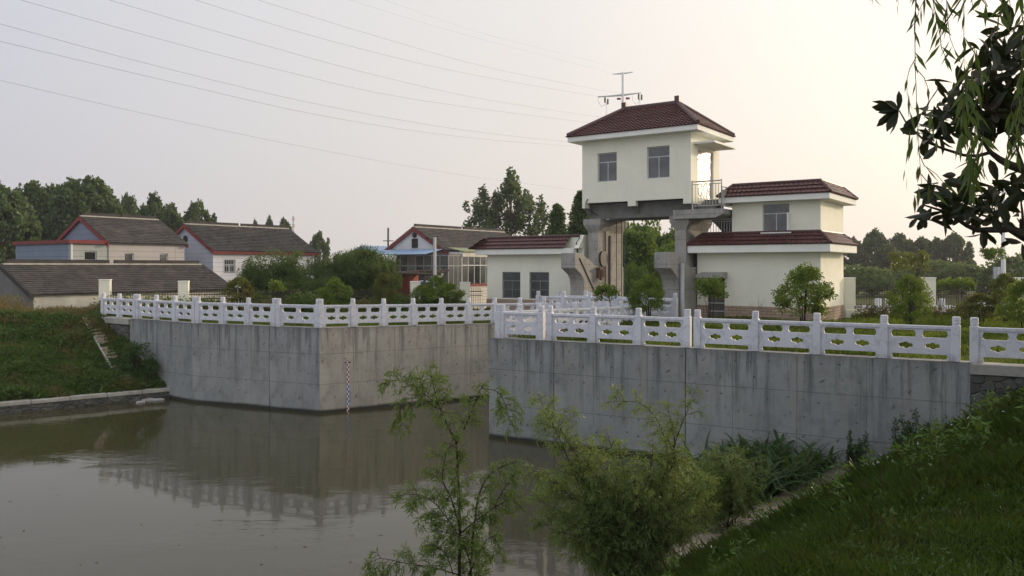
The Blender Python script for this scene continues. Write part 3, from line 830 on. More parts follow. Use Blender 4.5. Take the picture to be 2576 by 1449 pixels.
# ---------------------------------------------------------------- sluice gatehouse (local x = TD, y = TN)
gh = empty('sluice_gatehouse', (*T0, 0), TROT, 'tall cream gatehouse on concrete piers with a maroon hipped roof', 'gatehouse')
def gatehouse():
    zb, zt = 9.28, 12.62; x0, x1, y0, y1 = -6.1, 0, 0, 3.8
    w1 = (-5.18, -4.05, 10.35, 11.85); w2 = (-2.35, -1.12, 10.35, 11.95)
    dr = (.90, 2.98, 9.36, 11.82)
    mb = MB()
    holes_wall(mb, x0, x1, zb, zt, [w1, w2], 0, .22)
    holes_wall(mb, y0+.22, y1-.22, zb, zt, [dr], x1-.22, x1, 'y')
    mb.box(x0, x1, y1-.22, y1, zb, zt); mb.box(x0, x0+.22, .22, y1-.22, zb, zt)
    for (a, b_) in ((-6.1, -5.84), (-3.42, -2.98), (-.40, 0.0)): mb.box(a, b_, 0.0, .30, 9.02, zb)
    mb.box(-.24, 0, .30, y1, 9.02, zb)
    mb.build('plaster_wall', M['cream'], gh)
    mb = MB(); mb.box(x0+.23, x1-.23, .23, y1-.23, zb-.02, zb+.06); mb.box(x0+.5, x1-1.0, 2.6, 2.7, zb+.07, zt-.1); mb.build('floor_slab', M['dark'], gh)
    window(gh, *w1, 0, M['pane']); window(gh, *w2, 0, M['pane'])
    d = window(gh, *dr, 0, M['sunglass'], M['white'], .80, True, .06, .10, 'door', 'y')
    mb = MB(); mb.box(-.12, -.08, .96, 2.92, 10.28, 10.34); mb.build('rail', M['white'], d)
    # eave and roof
    ex0, ex1, ey0, ey1 = x0-.56, x1+.58, y0-.58, y1+.56
    mb = MB(); mb.box(ex0, ex1, ey0, ey1, 12.50, 12.76); mb.build('fascia', M['fascia'], gh, bevel=.01)
    mb = MB(); hip_roof(mb, ex0-.06, ex1+.06, ey0-.06, ey1+.06, 12.76, 2.15, 2.53, 14.36, row=.21, col=.20, lift=.05, wave=.03)
    rf = mb.build('tiled_roof', M['tile'], gh, recalc=False)
    mb = MB(); rx0, rx1, ry = ex0-.06+2.15, ex1+.06-2.15, (y0+y1)/2
    zr = 14.42
    mb.tube([(rx0, ry, zr), (rx1, ry, zr)], .13, 8)
    for (cx, cy, rx) in ((ex0, ey0, rx0), (ex0, ey1, rx0), (ex1, ey0, rx1), (ex1, ey1, rx1)):
        mb.tube([(rx, ry, zr), (cx, cy, 12.86)], .12, 8)
    for rx in (rx0, rx1): mb.box(rx-.13, rx+.13, ry-.13, ry+.13, zr+.02, zr+.34)
    mb.build('ridge_cap', M['tileridge'], rf)
    # door canopy
    mb = MB(); mb.box(.001, 1.08, .35, 3.3, 11.95, 12.06); mb.build('door_canopy', M['fascia'], gh, bevel=.01)
    # beams
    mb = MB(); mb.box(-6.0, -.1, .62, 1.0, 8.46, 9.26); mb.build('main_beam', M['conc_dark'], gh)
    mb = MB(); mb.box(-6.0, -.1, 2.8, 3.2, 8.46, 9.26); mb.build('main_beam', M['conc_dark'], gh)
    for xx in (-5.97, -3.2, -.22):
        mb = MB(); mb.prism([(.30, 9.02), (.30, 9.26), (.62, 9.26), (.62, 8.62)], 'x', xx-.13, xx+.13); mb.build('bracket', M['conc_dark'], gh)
    # piers: profile in (y,z), extruded in x
    def pier(xa, xb):
        prof_ = [(-1.0, -1.0), (-1.0, 4.95), (-1.06, 5.25), (-1.28, 5.52), (-1.93, 5.86), (-1.93, 6.62), (-1.30, 6.62), (.46, 5.90), (3.4, 5.90), (3.4, -1.0)]
        mb = MB(); mb.prism(prof_, 'x', xa, xb)
        p = mb.build('pier', M['conc_pier'], gh, bevel=.012)
        up = MB(); m = (xa+xb)/2; lo = m < -3
        xi, xo = (xa+.02, xb) if not lo else (xa, xb)
        up.box(xa+(.25 if lo else .0), xb-(.0 if lo else .25), .46, 3.3, 5.905, 7.75)
        up.build('shaft', M['conc_pier'], p, bevel=.012)
        cp = MB(); s0, s1 = xa+(.25 if lo else .0), xb-(.0 if lo else .25)
        vs = []
        for (z, e) in ((7.752, 0), (8.15, .22), (8.452, .22)):
            vs += [(s0-e, .46-e*.7, z), (s1+e, .46-e*.7, z), (s1+e, 3.3+e*.5, z), (s0-e, 3.3+e*.5, z)]
        cp.add(vs, [(3, 2, 1, 0), (8, 9, 10, 11)]+[(k*4+i, k*4+(i+1) % 4, (k+1)*4+(i+1) % 4, (k+1)*4+i) for k in (0, 1) for i in range(4)])
        cp.build('capital', M['conc_pier'], p)
        return p
    pl = pier(-6.24, -5.40); pr_ = pier(-1.04, -.20)
    # gate slot, wheel and hoist clamp on the left pier's channel face
    mb = MB(); mb.box(-5.399, -5.36, 1.25, 1.60, 0, 8.4); mb.build('gate_slot', M['iron'], pl)
    mb = MB(); mb.box(-5.399, -5.30, 1.66, 1.76, 2, 7.6); mb.build('slot_rail', M['conc_dark'], pl)
    mb = MB(); mb.tube([(-5.39, .95, 6.35), (-5.30, .95, 6.35)], .42, 18); mb.build('guide_wheel', M['iron'], pl)
    mb = MB(); mb.box(-5.38, -5.12, .2, .75, 5.75, 5.88); mb.box(-5.38, -5.2, .25, .36, 5.3, 5.74); mb.box(-5.38, -5.15, .55, .7, 5.35, 5.74); mb.cyl(-5.22, .45, 5.2, 5.74, .09, 8)
    mb.build('hoist_clamp', simple('rusty_steel', (.16, .09, .06), (.07, .045, .035), 6, .9, .3), pl)
    mb = MB(); mb.tube([(-5.385, -1.5, 6.35), (-5.385, 1.0, 3.6)], .04, 6); mb.build('pipe', M['iron'], pl)
    for (x, y) in ((-5.05, 1.9), (-4.75, 1.9), (-4.6, 2.0), (-1.45, 1.7), (-1.3, 1.9), (-1.2, 2.0)):
        mb = MB(); mb.tube([(x, y, 1), (x, y, 8.46)], .022, 5); mb.build('lifting_cable', M['wire'], gh)
    mb = MB(); mb.tube([(-.02, -.96, 3.4), (-.02, -.96, 6.1)], .09, 8); mb.build('drain_pipe', M['alu'], pr_)
    mb = MB(); mb.tube([(-5.75, -.03, 9.5), (-5.85, -.05, 9.3), (-5.86, -.04, 9.0), (-5.6, .2, 8.8), (-5.3, .3, 8.6)], .025, 5); mb.build('cable', M['iron'], gh)
    # landing and stair on the right side
    mb = MB(); mb.prism([(-.98, 8.28), (-.7, 8.28), (1.2, 8.28), (1.55, 8.45), (1.55, 8.72), (-.98, 8.72)], 'y', .10, 1.75); mb.build('landing', M['conc_pier'], gh, bevel=.01)
    mb = MB(); mb.box(.02, 1.1, 1.78, 3.5, 9.06, 9.30); mb.build('door_step', M['conc_pier'], gh)
    mb = MB()
    n = 5
    for i in range(n): mb.box(.12, 1.0, 1.76-.26*(i+1), 1.76-.26*i, 8.725, 9.28-.115*i)
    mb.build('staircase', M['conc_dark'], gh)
    mb = MB()
    pts = [(1.0, 8.3), (1.0, 8.6), (3.3, 7.75), (3.3, 7.45)]
    mb.prism([(p, q) for p, q in pts], 'x', .6, 1.5); 
    st = MB(); st.prism([(1.75, 8.28), (1.75, 8.55), (4.2, 7.62), (4.2, 7.4)], 'x', .35, 1.5); st.build('lower_flight', M['conc_pier'], gh)
    railing(gh, [(.02, .16, 8.72), (1.5, .16, 8.72)], 1.35, M['steel'], .14, (1.0, .9, .12))
    railing(gh, [(1.5, .16, 8.72), (1.5, 1.7, 8.72), (1.5, 3.5, 8.1)], 1.05, M['steel'], .14)
gatehouse()

# ---------------------------------------------------------------- two-storey control house (same axes)
ch = empty('control_house', (*T0, 0), TROT, 'cream two-storey control house with two maroon tile eaves and a dark window', 'house')
def mansard(parent, x0, x1, y0, y1, z0, ins, zr, top_mat, **kw):
    mb = MB(); r = hip_roof(mb, x0, x1, y0, y1, z0, ins, ins, zr, **kw)
    rf = mb.build('tiled_roof', M['tile'], parent, recalc=False)
    t = MB(); t.box(r[0]-.02, r[1]+.02, r[2]-.02, r[3]+.02, zr-.25, zr+.03); t.build('roof_deck', M['ridge'], rf)
    c = MB()
    for (cx, cy, ix, iy) in ((x0, y0, r[0], r[2]), (x1, y0, r[1], r[2]), (x0, y1, r[0], r[3]), (x1, y1, r[1], r[3])):
        c.tube([(cx, cy, z0+.06), (ix, iy, zr+.05)], .065, 8)
    for (p, q) in (((r[0], r[2]), (r[1], r[2])), ((r[1], r[2]), (r[1], r[3])), ((r[1], r[3]), (r[0], r[3])), ((r[0], r[3]), (r[0], r[2]))):
        c.tube([(*p, zr+.05), (*q, zr+.05)], .07, 8)
    c.build('hip_cap', M['tileridge'], rf)
    return rf
def control_house():
    x0, x1, y0, y1 = -.13, 5.83, 1.14, 5.5
    door = (.40, 1.28, 3.3, 5.35)
    mb = MB(); holes_wall(mb, x0, x1, 4.02, 6.95, [(.40, 1.28, 4.02, 5.35)], y0, y0+.24)
    mb.box(x0, x0+.24, y0+.24, y1, 4.02, 6.95); mb.box(x1-.24, x1, y0+.24, y1, 4.02, 6.95); mb.box(x0+.24, x1-.24, y1-.24, y1, 4.02, 6.95)
    mb.build('plaster_wall', M['cream'], ch)
    mb = MB(); mb.box(x0-.02, .40, y0-.025, y0+.24, 3.0, 4.016); mb.box(1.28, x1+.025, y0-.025, y0+.24, 3.0, 4.016)
    mb.box(x1-.24, x1+.025, y0+.241, y1, 3.0, 4.016); mb.box(x0-.02, x0+.2, y0+.241, y1, 3.0, 4.016); mb.build('brick_skirting', M['skirt'], ch)
    mb = MB(); mb.box(.40, 1.28, y0+.12, y0+.17, 3.2, 5.35); d = mb.build('door', simple('grey_door', (.13, .12, .11), (.08, .075, .07), 3), ch)
    mb = MB(); [mb.box(.44, 1.24, y0+.10, y0+.119, z, z+.05) for z in (3.7, 4.1, 4.5, 4.9)]; mb.build('rail', M['alu'], d)
    mb = MB(); mb.prism([(.02, 5.36), (.14, 5.56), (.42, 5.66), (1.42, 5.66), (1.42, 5.36)], 'y', y0-.75, y0-.002); mb.build('door_hood', M['conc_pier'], ch, bevel=.01)
    # lower eave
    mb = MB(); mb.box(x0-.30, x1+.55, y0-.55, y1+.4, 6.60, 6.97); mb.build('fascia', M['fascia'], ch, bevel=.012)
    mansard(ch, x0-.34, x1+.60, y0-.60, y1+.45, 6.97, .62, 7.52, None, row=.27, col=.22, lift=.055, wave=.035)
    # upper storey
    u0 = 1.66; w = (3.16, 4.42, 7.56, 8.90)
    mb = MB(); holes_wall(mb, u0, x1, 7.4, 9.22, [w], y0, y0+.24)
    mb.box(u0, u0+.24, y0+.24, y1, 7.4, 9.22); mb.box(x1-.24, x1, y0+.24, y1, 7.4, 9.22); mb.box(u0+.24, x1-.24, y1-.24, y1, 7.4, 9.22)
    mb.build('upper_wall', M['cream'], ch)
    mb = MB(); mb.box(u0+.25, x1-.25, y0+1.5, y0+1.6, 7.4, 9.2); mb.build('partition', M['dark'], ch)
    window(ch, *w, y0, M['pane'], M['alu'], .66, True, .045, .10)
    mb = MB(); mb.box(4.40, 4.44, y0-.35, y0+.05, 7.62, 8.45); s = mb.build('open_sash', M['white'], ch)
    mb = MB(); mb.box(w[0]-.08, w[1]+.1, y0-.10, y0+.1, 7.50, 7.555); mb.build('window_sill', M['fascia'], ch)
    mb = MB(); mb.box(u0-.5, x1+.52, y0-.52, y1+.4, 9.0, 9.28); mb.build('fascia', M['fascia'], ch, bevel=.012)
    mansard(ch, u0-.56, x1+.58, y0-.58, y1+.45, 9.28, .60, 9.86, None, row=.27, col=.22, lift=.055, wave=.035)
    railing(ch, [(.1, y0+.15, 7.54), (1.62, y0+.15, 7.54)], .72, M['steel'], .13)
control_house()

# ---------------------------------------------------------------- low pump house
ph = empty('pump_house', (*T0, 0), TROT, 'low cream pump house with barred windows and maroon tile eave', 'house')
def pump_house():
    x0, x1, y0, y1 = -12.75, -6.30, .5, 4.6
    ws = [(-11.68, -10.42, 4.12, 5.62), (-9.80, -8.50, 4.12, 5.62)]
    mb = MB(); holes_wall(mb, x0, x1, 4.06, 6.9, ws, y0, y0+.24)
    mb.box(x0, x0+.24, y0+.24, y1, 4.06, 6.9); mb.box(x1-.24, x1, y0+.24, y1, 4.06, 6.9); mb.box(x0+.24, x1-.24, y1-.24, y1, 4.06, 6.9)
    mb.build('plaster_wall', M['cream'], ph)
    mb = MB(); mb.box(x0-.03, x1, y0-.03, y0+.24, 2.6, 4.055); mb.box(x0-.03, x0+.24, y0+.241, y1, 2.6, 4.055); mb.build('brick_skirting', M['skirt'], ph)
    mb = MB(); mb.box(x0+.25, x1-.25, y0+1.2, y0+1.3, 3.3, 6.8); mb.build('partition', M['dark'], ph)
    for w in ws:
        wd = window(ph, *w, y0, M['pane_dark'], M['alu_dull'], .66, True, .045, .15)
        gm = MB(); n = 17
        for i in range(n): gm.cyl(w[0]+.06+(w[1]-w[0]-.12)*i/(n-1), y0+.05, w[2], w[3], .011, 5)
        for z in (.0, .34, .68, .99): gm.box(w[0], w[1], y0+.035, y0+.065, w[2]+(w[3]-w[2])*z-.01, w[2]+(w[3]-w[2])*z+.012)
        gm.build('grille', M['alu_dull'], wd)
    mb = MB(); mb.box(x0-.5, x1-.35, y0-.5, y1+.3, 6.60, 6.92); mb.build('fascia', M['fascia'], ph, bevel=.012)
    mb = MB()
    S = Vector((0, .62, .62)); sl = S.length
    tiles(mb, (x0-.56, y0-.56, 6.92), (1, 0, 0), S, Vector((1, 0, 0)).cross(S), sl, lambda s: s*.72, lambda s: 6.10+s*.12, row=.29, col=.22, lift=.055, wave=.035)
    S2 = Vector((.62, 0, .62))
    tiles(mb, (x0-.56, y1+.3, 6.92), (0, -1, 0), S2, Vector((0, -1, 0)).cross(S2), S2.length, lambda s: s*.7, lambda s: 5.46-s*.7, row=.29, col=.22, lift=.055, wave=.035)
    rf = mb.build('tiled_roof', M['tile'], ph, recalc=False)
    mb = MB(); mb.tube([(x0, y0+.06, 7.6), (x1-.30, y0+.06, 7.6)], .07, 8); mb.tube([(x0-.54, y0-.54, 6.99), (x0+.06, y0+.06, 7.6)], .065, 8)
    mb.build('hip_cap', M['tileridge'], rf)
    mb = MB(); mb.box(x0+.05, x1-.2, y0+.1, y1, 6.925, 7.52); mb.build('roof_deck', M['cream'], ph)
    mb = MB(); mb.prism([(y0-.02, 6.905), (y0-.45, 6.905), (y0+.18, 7.64), (y1, 7.64), (y1, 6.905)], 'x', x1-.33, x1-.05); mb.build('parapet', M['cream'], ph)
    mb = MB(); mb.tube([(x1-.2, y0-.06, 7.5), (x1-.28, y0-.3, 7.2), (x1-.3, y0-.06, 6.5), (x1-.3, y0-.05, 6.0)], .03, 6); mb.build('cable', M['iron'], ph)
pump_house()

# ---------------------------------------------------------------- village houses (local x along the facade = TN, y = -TD)
HROT = math.atan2(TN.y, TN.x)
def gable_house(name, label, P0, L, D, zb, ze, zr, wall_m, roof_m=None, over=.35, sag=0.0, barge=None, ridge_m=None, eave=None, row=.32, holes=(), gable_m=None):
    r = empty(name, (P0[0], P0[1], 0), HROT, label, 'house')
    roof_m = roof_m or M['tile_old']
    mb = MB()
    holes_wall(mb, 0, L, zb, ze-.02, holes, 0, .25)
    mb.box(.251, L, D-.25, D, zb, ze-.02); mb.box(L-.25, L, .25, D-.25, zb, ze-.02)
    mb.prism([(0, ze-.018), (D, ze-.018), (D/2, zr-.10)], 'x', L-.25, L)
    mb.build('wall', wall_m, r)
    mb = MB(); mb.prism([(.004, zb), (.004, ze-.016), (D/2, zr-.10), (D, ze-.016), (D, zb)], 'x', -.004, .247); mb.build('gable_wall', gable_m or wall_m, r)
    mb = MB(); k = (zr-ze)/(D/2); ov = over
    for sgn in (0, 1):
        y_e = -ov if not sgn else D+ov
        S = Vector((0, (D/2+ov)*(1 if not sgn else -1), (D/2+ov)*k)); sl = S.length
        U = Vector((1, 0, 0)) if not sgn else Vector((-1, 0, 0))
        O = (-ov*.7, y_e, ze-ov*k+.05) if not sgn else (L+ov*.7, y_e, ze-ov*k+.05)
        tiles(mb, O, U, S, U.cross(S), sl, lambda s: 0, lambda s: L+1.4*ov, row=row, col=.3, lift=.075, wave=.0, step=.55)
    # underside
    e0 = -ov*.7; e1 = L+ov*.7
    mb.quad((e0, -ov, ze-ov*k), (e1, -ov, ze-ov*k), (e1, D/2, zr), (e0, D/2, zr)); mb.quad((e0, D+ov, ze-ov*k), (e0, D/2, zr), (e1, D/2, zr), (e1, D+ov, ze-ov*k))
    rf = mb.build('roof', roof_m, r, recalc=False)
    mb = MB(); mb.box(e0+.1, e1-.1, D/2-.14, D/2+.14, zr-.05, zr+.12); rg = mb.build('ridge', M['coping'], rf)
    mb = MB(); mb.box(e0+.3, L*.485, D/2-.12, D/2+.12, zr+.10, zr+.36); mb.box(L*.515, e1-.3, D/2-.12, D/2+.12, zr+.10, zr+.36)
    mb.build('ridge_tile', M['ridge'], rf)
    if barge:
        for x in (e0-.02, e1-.1):
            mb = MB(); mb.prism([(-ov, ze-ov*k-.30), (-ov, ze-ov*k+.02), (D/2, zr+.03), (D+ov, ze-ov*k+.02), (D+ov, ze-ov*k-.30), (D/2, zr-.33)], 'x', x, x+.12)
            mb.build('barge_board', barge, rf)
    if eave:
        mb = MB(); mb.box(e0+.15, e1-.15, -ov+.03, -ov+.13, ze-ov*k-.26, ze-ov*k-.02); mb.build('eave_board', eave, rf)
    return r

# grey roofed house with the flat annexe
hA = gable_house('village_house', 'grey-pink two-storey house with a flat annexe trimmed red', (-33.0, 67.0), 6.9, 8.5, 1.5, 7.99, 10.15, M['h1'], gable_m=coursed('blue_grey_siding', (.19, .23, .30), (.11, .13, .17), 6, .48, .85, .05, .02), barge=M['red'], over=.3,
                 holes=[(1.36, 2.16, 5.4, 7.05), (4.5, 5.32, 5.4, 7.05)])
for x in (1.36, 4.5): window(hA, x, x+.81, 5.4, 7.05, 0, M['pane'], M['white'], .55, True, .07, .12)
mb = MB(); holes_wall(mb, -3.1, -.02, 1.5, 7.75, [(-1.95, -.95, 5.6, 7.15)], .05, .3); mb.build('annexe_wall', M['h1b'], hA)
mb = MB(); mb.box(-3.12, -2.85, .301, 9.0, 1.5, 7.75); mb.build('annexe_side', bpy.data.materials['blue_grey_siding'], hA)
mb = MB(); mb.box(-3.3, -.05, -.2, 9.2, 7.75, 8.03); mb.build('annexe_coping', M['red'], hA)
window(hA, -1.95, -.95, 5.6, 7.15, .05, M['pane_dark'], M['alu'], .55, True, .07, .12)
mb = MB(); mb.tube([(-3.0, -.02, 1.6), (-3.0, -.02, 7.7)], .07, 8); mb.build('drain_pipe', M['white'], hA)
# white house
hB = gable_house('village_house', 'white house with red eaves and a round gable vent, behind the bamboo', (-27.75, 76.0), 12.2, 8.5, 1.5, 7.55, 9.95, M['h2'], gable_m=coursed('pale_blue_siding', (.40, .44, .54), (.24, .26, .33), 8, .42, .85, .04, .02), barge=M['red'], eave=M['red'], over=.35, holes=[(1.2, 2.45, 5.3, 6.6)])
window(hB, 1.2, 2.45, 5.3, 6.6, 0, M['pane_dark'], M['alu'], .62, True, .09, .10)
gm = MB(); [gm.box(1.22+.2*i, 1.25+.2*i, -.06, -.02, 5.3, 6.6) for i in range(7)]; [gm.box(1.2, 2.45, -.065, -.015, z, z+.04) for z in (5.4, 5.95, 6.55)]; gm.build('window_grille', M['alu'], hB)
mb = MB(); mb.tube([(-.06, 4.25, 8.55), (.02, 4.25, 8.55)], .36, 10); mb.build('gable_vent', M['dark'], hB)
# verandah house
hC = gable_house('village_house', 'white gabled house with a glazed verandah and blue awning', (-6.28, 78.0), 15.0, 8.0, 1.5, 7.42, 9.75, M['h3'], barge=M['red'], over=.35)
mb = MB(); mb.box(-.08, -.02, 3.55, 4.3, 7.75, 8.65); mb.build('gable_window', M['dark'], hC)
mb = MB(); mb.tube([(-.08, 3.95, 9.0), (-.02, 3.95, 9.0)], .28, 8); mb.build('gable_vent', M['dark'], hC)
def porch():
    mb = MB(); mb.box(.0, 15, -1.9, -.02, 1.5, 4.05); mb.build('porch_base', M['h3b'], hC)
    mb = MB(); mb.box(-.0, 15, -1.98, -1.88, 4.051, 4.28); mb.build('porch_sill', M['red'], hC)
    mb = MB(); mb.box(.0, 15, -2.0, -.3, 6.85, 7.3); mb.build('porch_header', M['limewash'], hC)
    mb = MB(); mb.quad((0, -2.15, 7.32), (15, -2.15, 7.32), (15, -.2, 7.75), (0, -.2, 7.75)); mb.box(0, 15, -2.15, -2.05, 7.301, 7.40); mb.build('porch_roof', simple('sage_sheet', (.22, .26, .16)), hC)
    mb = MB(); n = 16
    for i in range(n+1): mb.box(15*i/n-.03, 15*i/n+.03, -1.95, -1.87, 4.282, 6.848)
    mb.box(.05, 15, -1.94, -1.88, 6.0, 6.08); mb.build('mullion', M['alu'], hC)
    for i in range(n):
        pm = M['pane_dark'] if i in (1, 2, 5, 7, 10, 11) else M['pane_far']
        g_ = MB(); g_.box(15*i/n+.041, 15*(i+1)/n-.041, -1.92, -1.90, 4.282, 6.848); g_.build('pane', pm, hC)
    mb = MB(); mb.box(3.0*1+.95, 4.65, -1.99, -1.96, 5.0, 5.7); mb.build('notice', M['tank'], hC)
    # gable-end lean-to
    mb = MB(); mb.box(-2.0, -.02, -1.9, 9.0, 1.5, 4.1); mb.build('lean_to_base', M['shed'], hC)
    mb = MB()
    for i in range(12): y = -1.9+10.9*i/11; mb.box(-2.0, -1.93, y-.04, y+.04, 4.102, 6.9)
    mb.box(-2.0, -1.94, -1.9, 9.0, 5.95, 6.03); mb.box(-2.01, -1.92, -1.9, 9.0, 6.9, 7.0); mb.box(-1.93, -.06, -1.93, -1.86, 6.03-.08, 6.03); mb.box(-1.93, -.06, -1.93, -1.86, 6.9, 7.0); [mb.box(x, x+.07, -1.935, -1.865, 4.102, 6.899) for x in (-1.3, -.65, -.12)]; mb.build('lean_to_frame', M['alu_dull'], hC)
    g_ = MB(); g_.box(-1.95, -.05, -1.91, -1.89, 4.103, 6.898); g_.build('pane', M['pane_far'], hC)
    mb = MB(); mb.box(-2.05, .0, -1.97, 9.0, 7.001, 7.06); mb.build('lean_to_roof', M['shed'], hC)
    for i in range(11):
        y = -1.9+10.9*i/11
        g_ = MB(); g_.box(-1.975, -1.955, y+.041, y+10.9/11-.041, 4.102, 6.899); g_.build('pane', M['pane_dark'] if i in (3, 5, 6, 8) else M['pane_far'], hC)
    mb = MB(); n = 60
    for i in range(n):
        y0, y1 = .2+9.2*i/n, .2+9.2*(i+1)/n; h0, h1 = .05*(i % 2), .05*((i+1) % 2)
        mb.quad((-2.9, y0, 7.05+h0), (-.15, y0, 7.58+h0), (-.15, y1, 7.58+h1), (-2.9, y1, 7.05+h1))
    mb.build('awning', M['bluelight'], hC, recalc=False)
    mb = MB(); s = .40; mb.add([(-2.03, -1.0, 5.2-s*1.3), (-2.03, -1.0+s, 5.2), (-2.03, -1.0, 5.2+s*1.3), (-2.03, -1.0-s, 5.2)], [(0, 1, 2, 3)]); dm = mb.build('door_poster', simple('pale_yellow_paper', (.60, .58, .38)), hC)
    mb = MB(); s = .17; mb.add([(-2.036, -1.0, 5.2-s*1.3), (-2.036, -1.0+s, 5.2), (-2.036, -1.0, 5.2+s*1.3), (-2.036, -1.0-s, 5.2)], [(0, 1, 2, 3)]); mb.build('emblem', simple('olive_print', (.25, .28, .10)), dm)
porch()
# low outbuilding in front
hD = gable_house('outbuilding', 'long low outbuilding with a dark grey tile roof', (-28.2, 48.3), 13.6, 7.5, 1.2, 4.36, 6.02, M['limewash'], over=.28, row=.30)
mb = MB(); mb.prism([(.0, 1.2), (.0, 4.34), (3.75, 5.92), (7.5, 4.34), (7.5, 1.2)], 'x', -.06, -.005); mb.build('gable_render', M['shed'], hD)
mb = MB(); mb.prism([(-.3, 3.98), (-.3, 4.30), (3.75, 6.10), (3.75, 5.80)], 'x', -.30, -.12); mb.build('verge', M['ridge'], hD)
mb = MB(); mb.prism([(-.3, 3.98), (-.3, 4.30), (3.75, 6.10), (3.75, 5.80)], 'x', 13.75, 13.92); mb.build('verge', M['ridge'], hD)

# small shed, timber rack, blue cabin, heater
pS = P(1008, 700, 60)
sh = empty('brick_shed', (pS.x-1.2, 60, 1.8), -.2, 'small red brick shed under a ragged timber roof', 'shed')
mb = MB(); mb.box(0, 1.9, 0, 2.2, 0, 3.5); mb.build('wall', M['brickred'], sh)
mb = MB()
for i in range(16): 
    y = -.6+.2*i; mb.tube([(-.5+random.uniform(-.3, .3), y, 3.56+random.uniform(0, .2)), (3.9+random.uniform(-.4, .5), y+random.uniform(-.3, .3), 3.55+random.uniform(-.1, .3))], .07, 5)
mb.build('timber_roof', M['wood'], sh)
mb = MB(); mb.tube([(3.1, -.2, 0), (3.15, -.2, 3.9)], .10, 7); mb.build('post', M['wood'], sh)
pb = P(1045, 700, 62)
bc = empty('blue_cabin', (pb.x-.85, 62.5, 1.8), -.1, 'bright blue corrugated cabin beside the brick shed', 'cabin')
mb = MB(); n = 22
for i in range(n):
    x0, x1 = 2.2*i/n, 2.2*(i+1)/n
    mb.box(x0, x1, -.04*(i % 2), 1.6, 0, 2.85)
mb.build('wall', M['blue'], bc)
mb = MB(); mb.prism([(-.2, 2.86), (1.1, 3.05), (2.4, 2.86)], 'y', -.2, 1.8); mb.build('roof', M['bluelight'], bc)
ps = P(976, 652, 66)
wh = empty('solar_heater', (ps.x, 66, ps.z), .15, 'white round solar water tank above the bamboo', 'water heater')
mb = MB(); mb.tube([(-.9, 0, 0), (-.85, 0, 0), (.62, 0, 0), (.66, 0, 0)], [.15, .32, .32, .15], 14); mb.build('tank', M['tank'], wh)
mb = MB(); [mb.tube([(x, 0, -.3), (x, .9, -1.9)], .04, 5) for x in (-.7, -.2, .3, .55)]; mb.tube([(.5, -.2, -3.9), (.5, 0, -.3)], .05, 5); mb.tube([(-.6, -.2, -3.9), (-.6, 0, -.3)], .05, 5); mb.build('frame', M['iron'], wh)
# low pale-roofed shed behind the bamboo
pq_ = P(975, 640, 88)
sb = empty('metal_shed', (pq_.x-.8, 88, 1.8), HROT, 'pale metal shed roof beside the verandah house gable', 'shed')
mb = MB(); mb.box(0, 6, 0, 5, 0, 5.2); mb.build('wall', M['h3'], sb)
mb = MB(); mb.prism([(-.4, 5.2), (2.5, 6.25), (5.4, 5.2), (5.4, 5.35), (2.5, 6.42), (-.4, 5.35)], 'x', -.3, 6.3); mb.build('roof', M['bluelight'], sb)

# ---------------------------------------------------------------- poles and lines
def pole(name, label, px, Y, pz_top, zb, r0, r1, mat, cat='pole'):
    x = (px-CX)/F*Y
    r = empty(name, (x, Y, zb), 0, label, cat)
    mb = MB(); h = pz_top-zb; mb.tube([(0, 0, 0), (0, 0, h*.5), (0, 0, h)], [r0, (r0+r1)/2, r1], 12); mb.build('shaft', mat, r, smooth=False)
    return r
ZP = lambda py, Y: H-(py-HZ)*Y/F
YP = 190.0
tp = pole('power_pylon', 'tall white tubular pylon with two cross-arms above the gatehouse roof', 1567, YP, ZP(182, YP), 1.8, .42, .28, M['white'], 'pylon')
k = YP/F
def up(px, py, dy=0): return Vector(((px-1567)*k, dy, ZP(py, YP)-1.8))
mb = MB(); mb.tube([up(1541, 186.5), up(1567, 185), up(1592, 181.5)], [.09, .2, .09], 6); mb.build('top_arm', M['alu'], tp)
mb = MB(); mb.tube([up(1504, 243.5), up(1522, 242.5), up(1567, 239)], [.16, .16, .26], 7); mb.tube([up(1567, 239), up(1596, 235.5), up(1612, 233.5)], [.26, .16, .14], 7); mb.build('cross_arm', M['alu'], tp)
for (x, y) in ((1522, 246), (1529, 250), (1606.5, 238), (1614, 239)):
    mb = MB(); mb.tube([up(x, y-2), up(x, y), up(x, y+11), up(x, y+13)], [.05, .22, .22, .08], 8); mb.build('insulator', M['insul'], tp)
for pts in ([(1504, 245), (1505, 256), (1513, 268), (1522, 264), (1525.5, 258)], [(1590, 240), (1592, 254), (1600, 263), (1607, 257), (1610, 248)], [(1525.5, 258), (1525, 300)], [(1610, 248), (1608, 290)]):
    mb = MB(); mb.tube([up(*p) for p in pts], .035, 4); mb.build('jumper_wire', M['wire'], tp)
mb = MB(); mb.box(-1.45, -.55, -.5, -.3, up(0, 252).z, up(0, 247).z); mb.box(.6, 1.5, -.5, -.3, up(0, 251).z, up(0, 246).z); mb.build('red_plate', M['red'], tp)
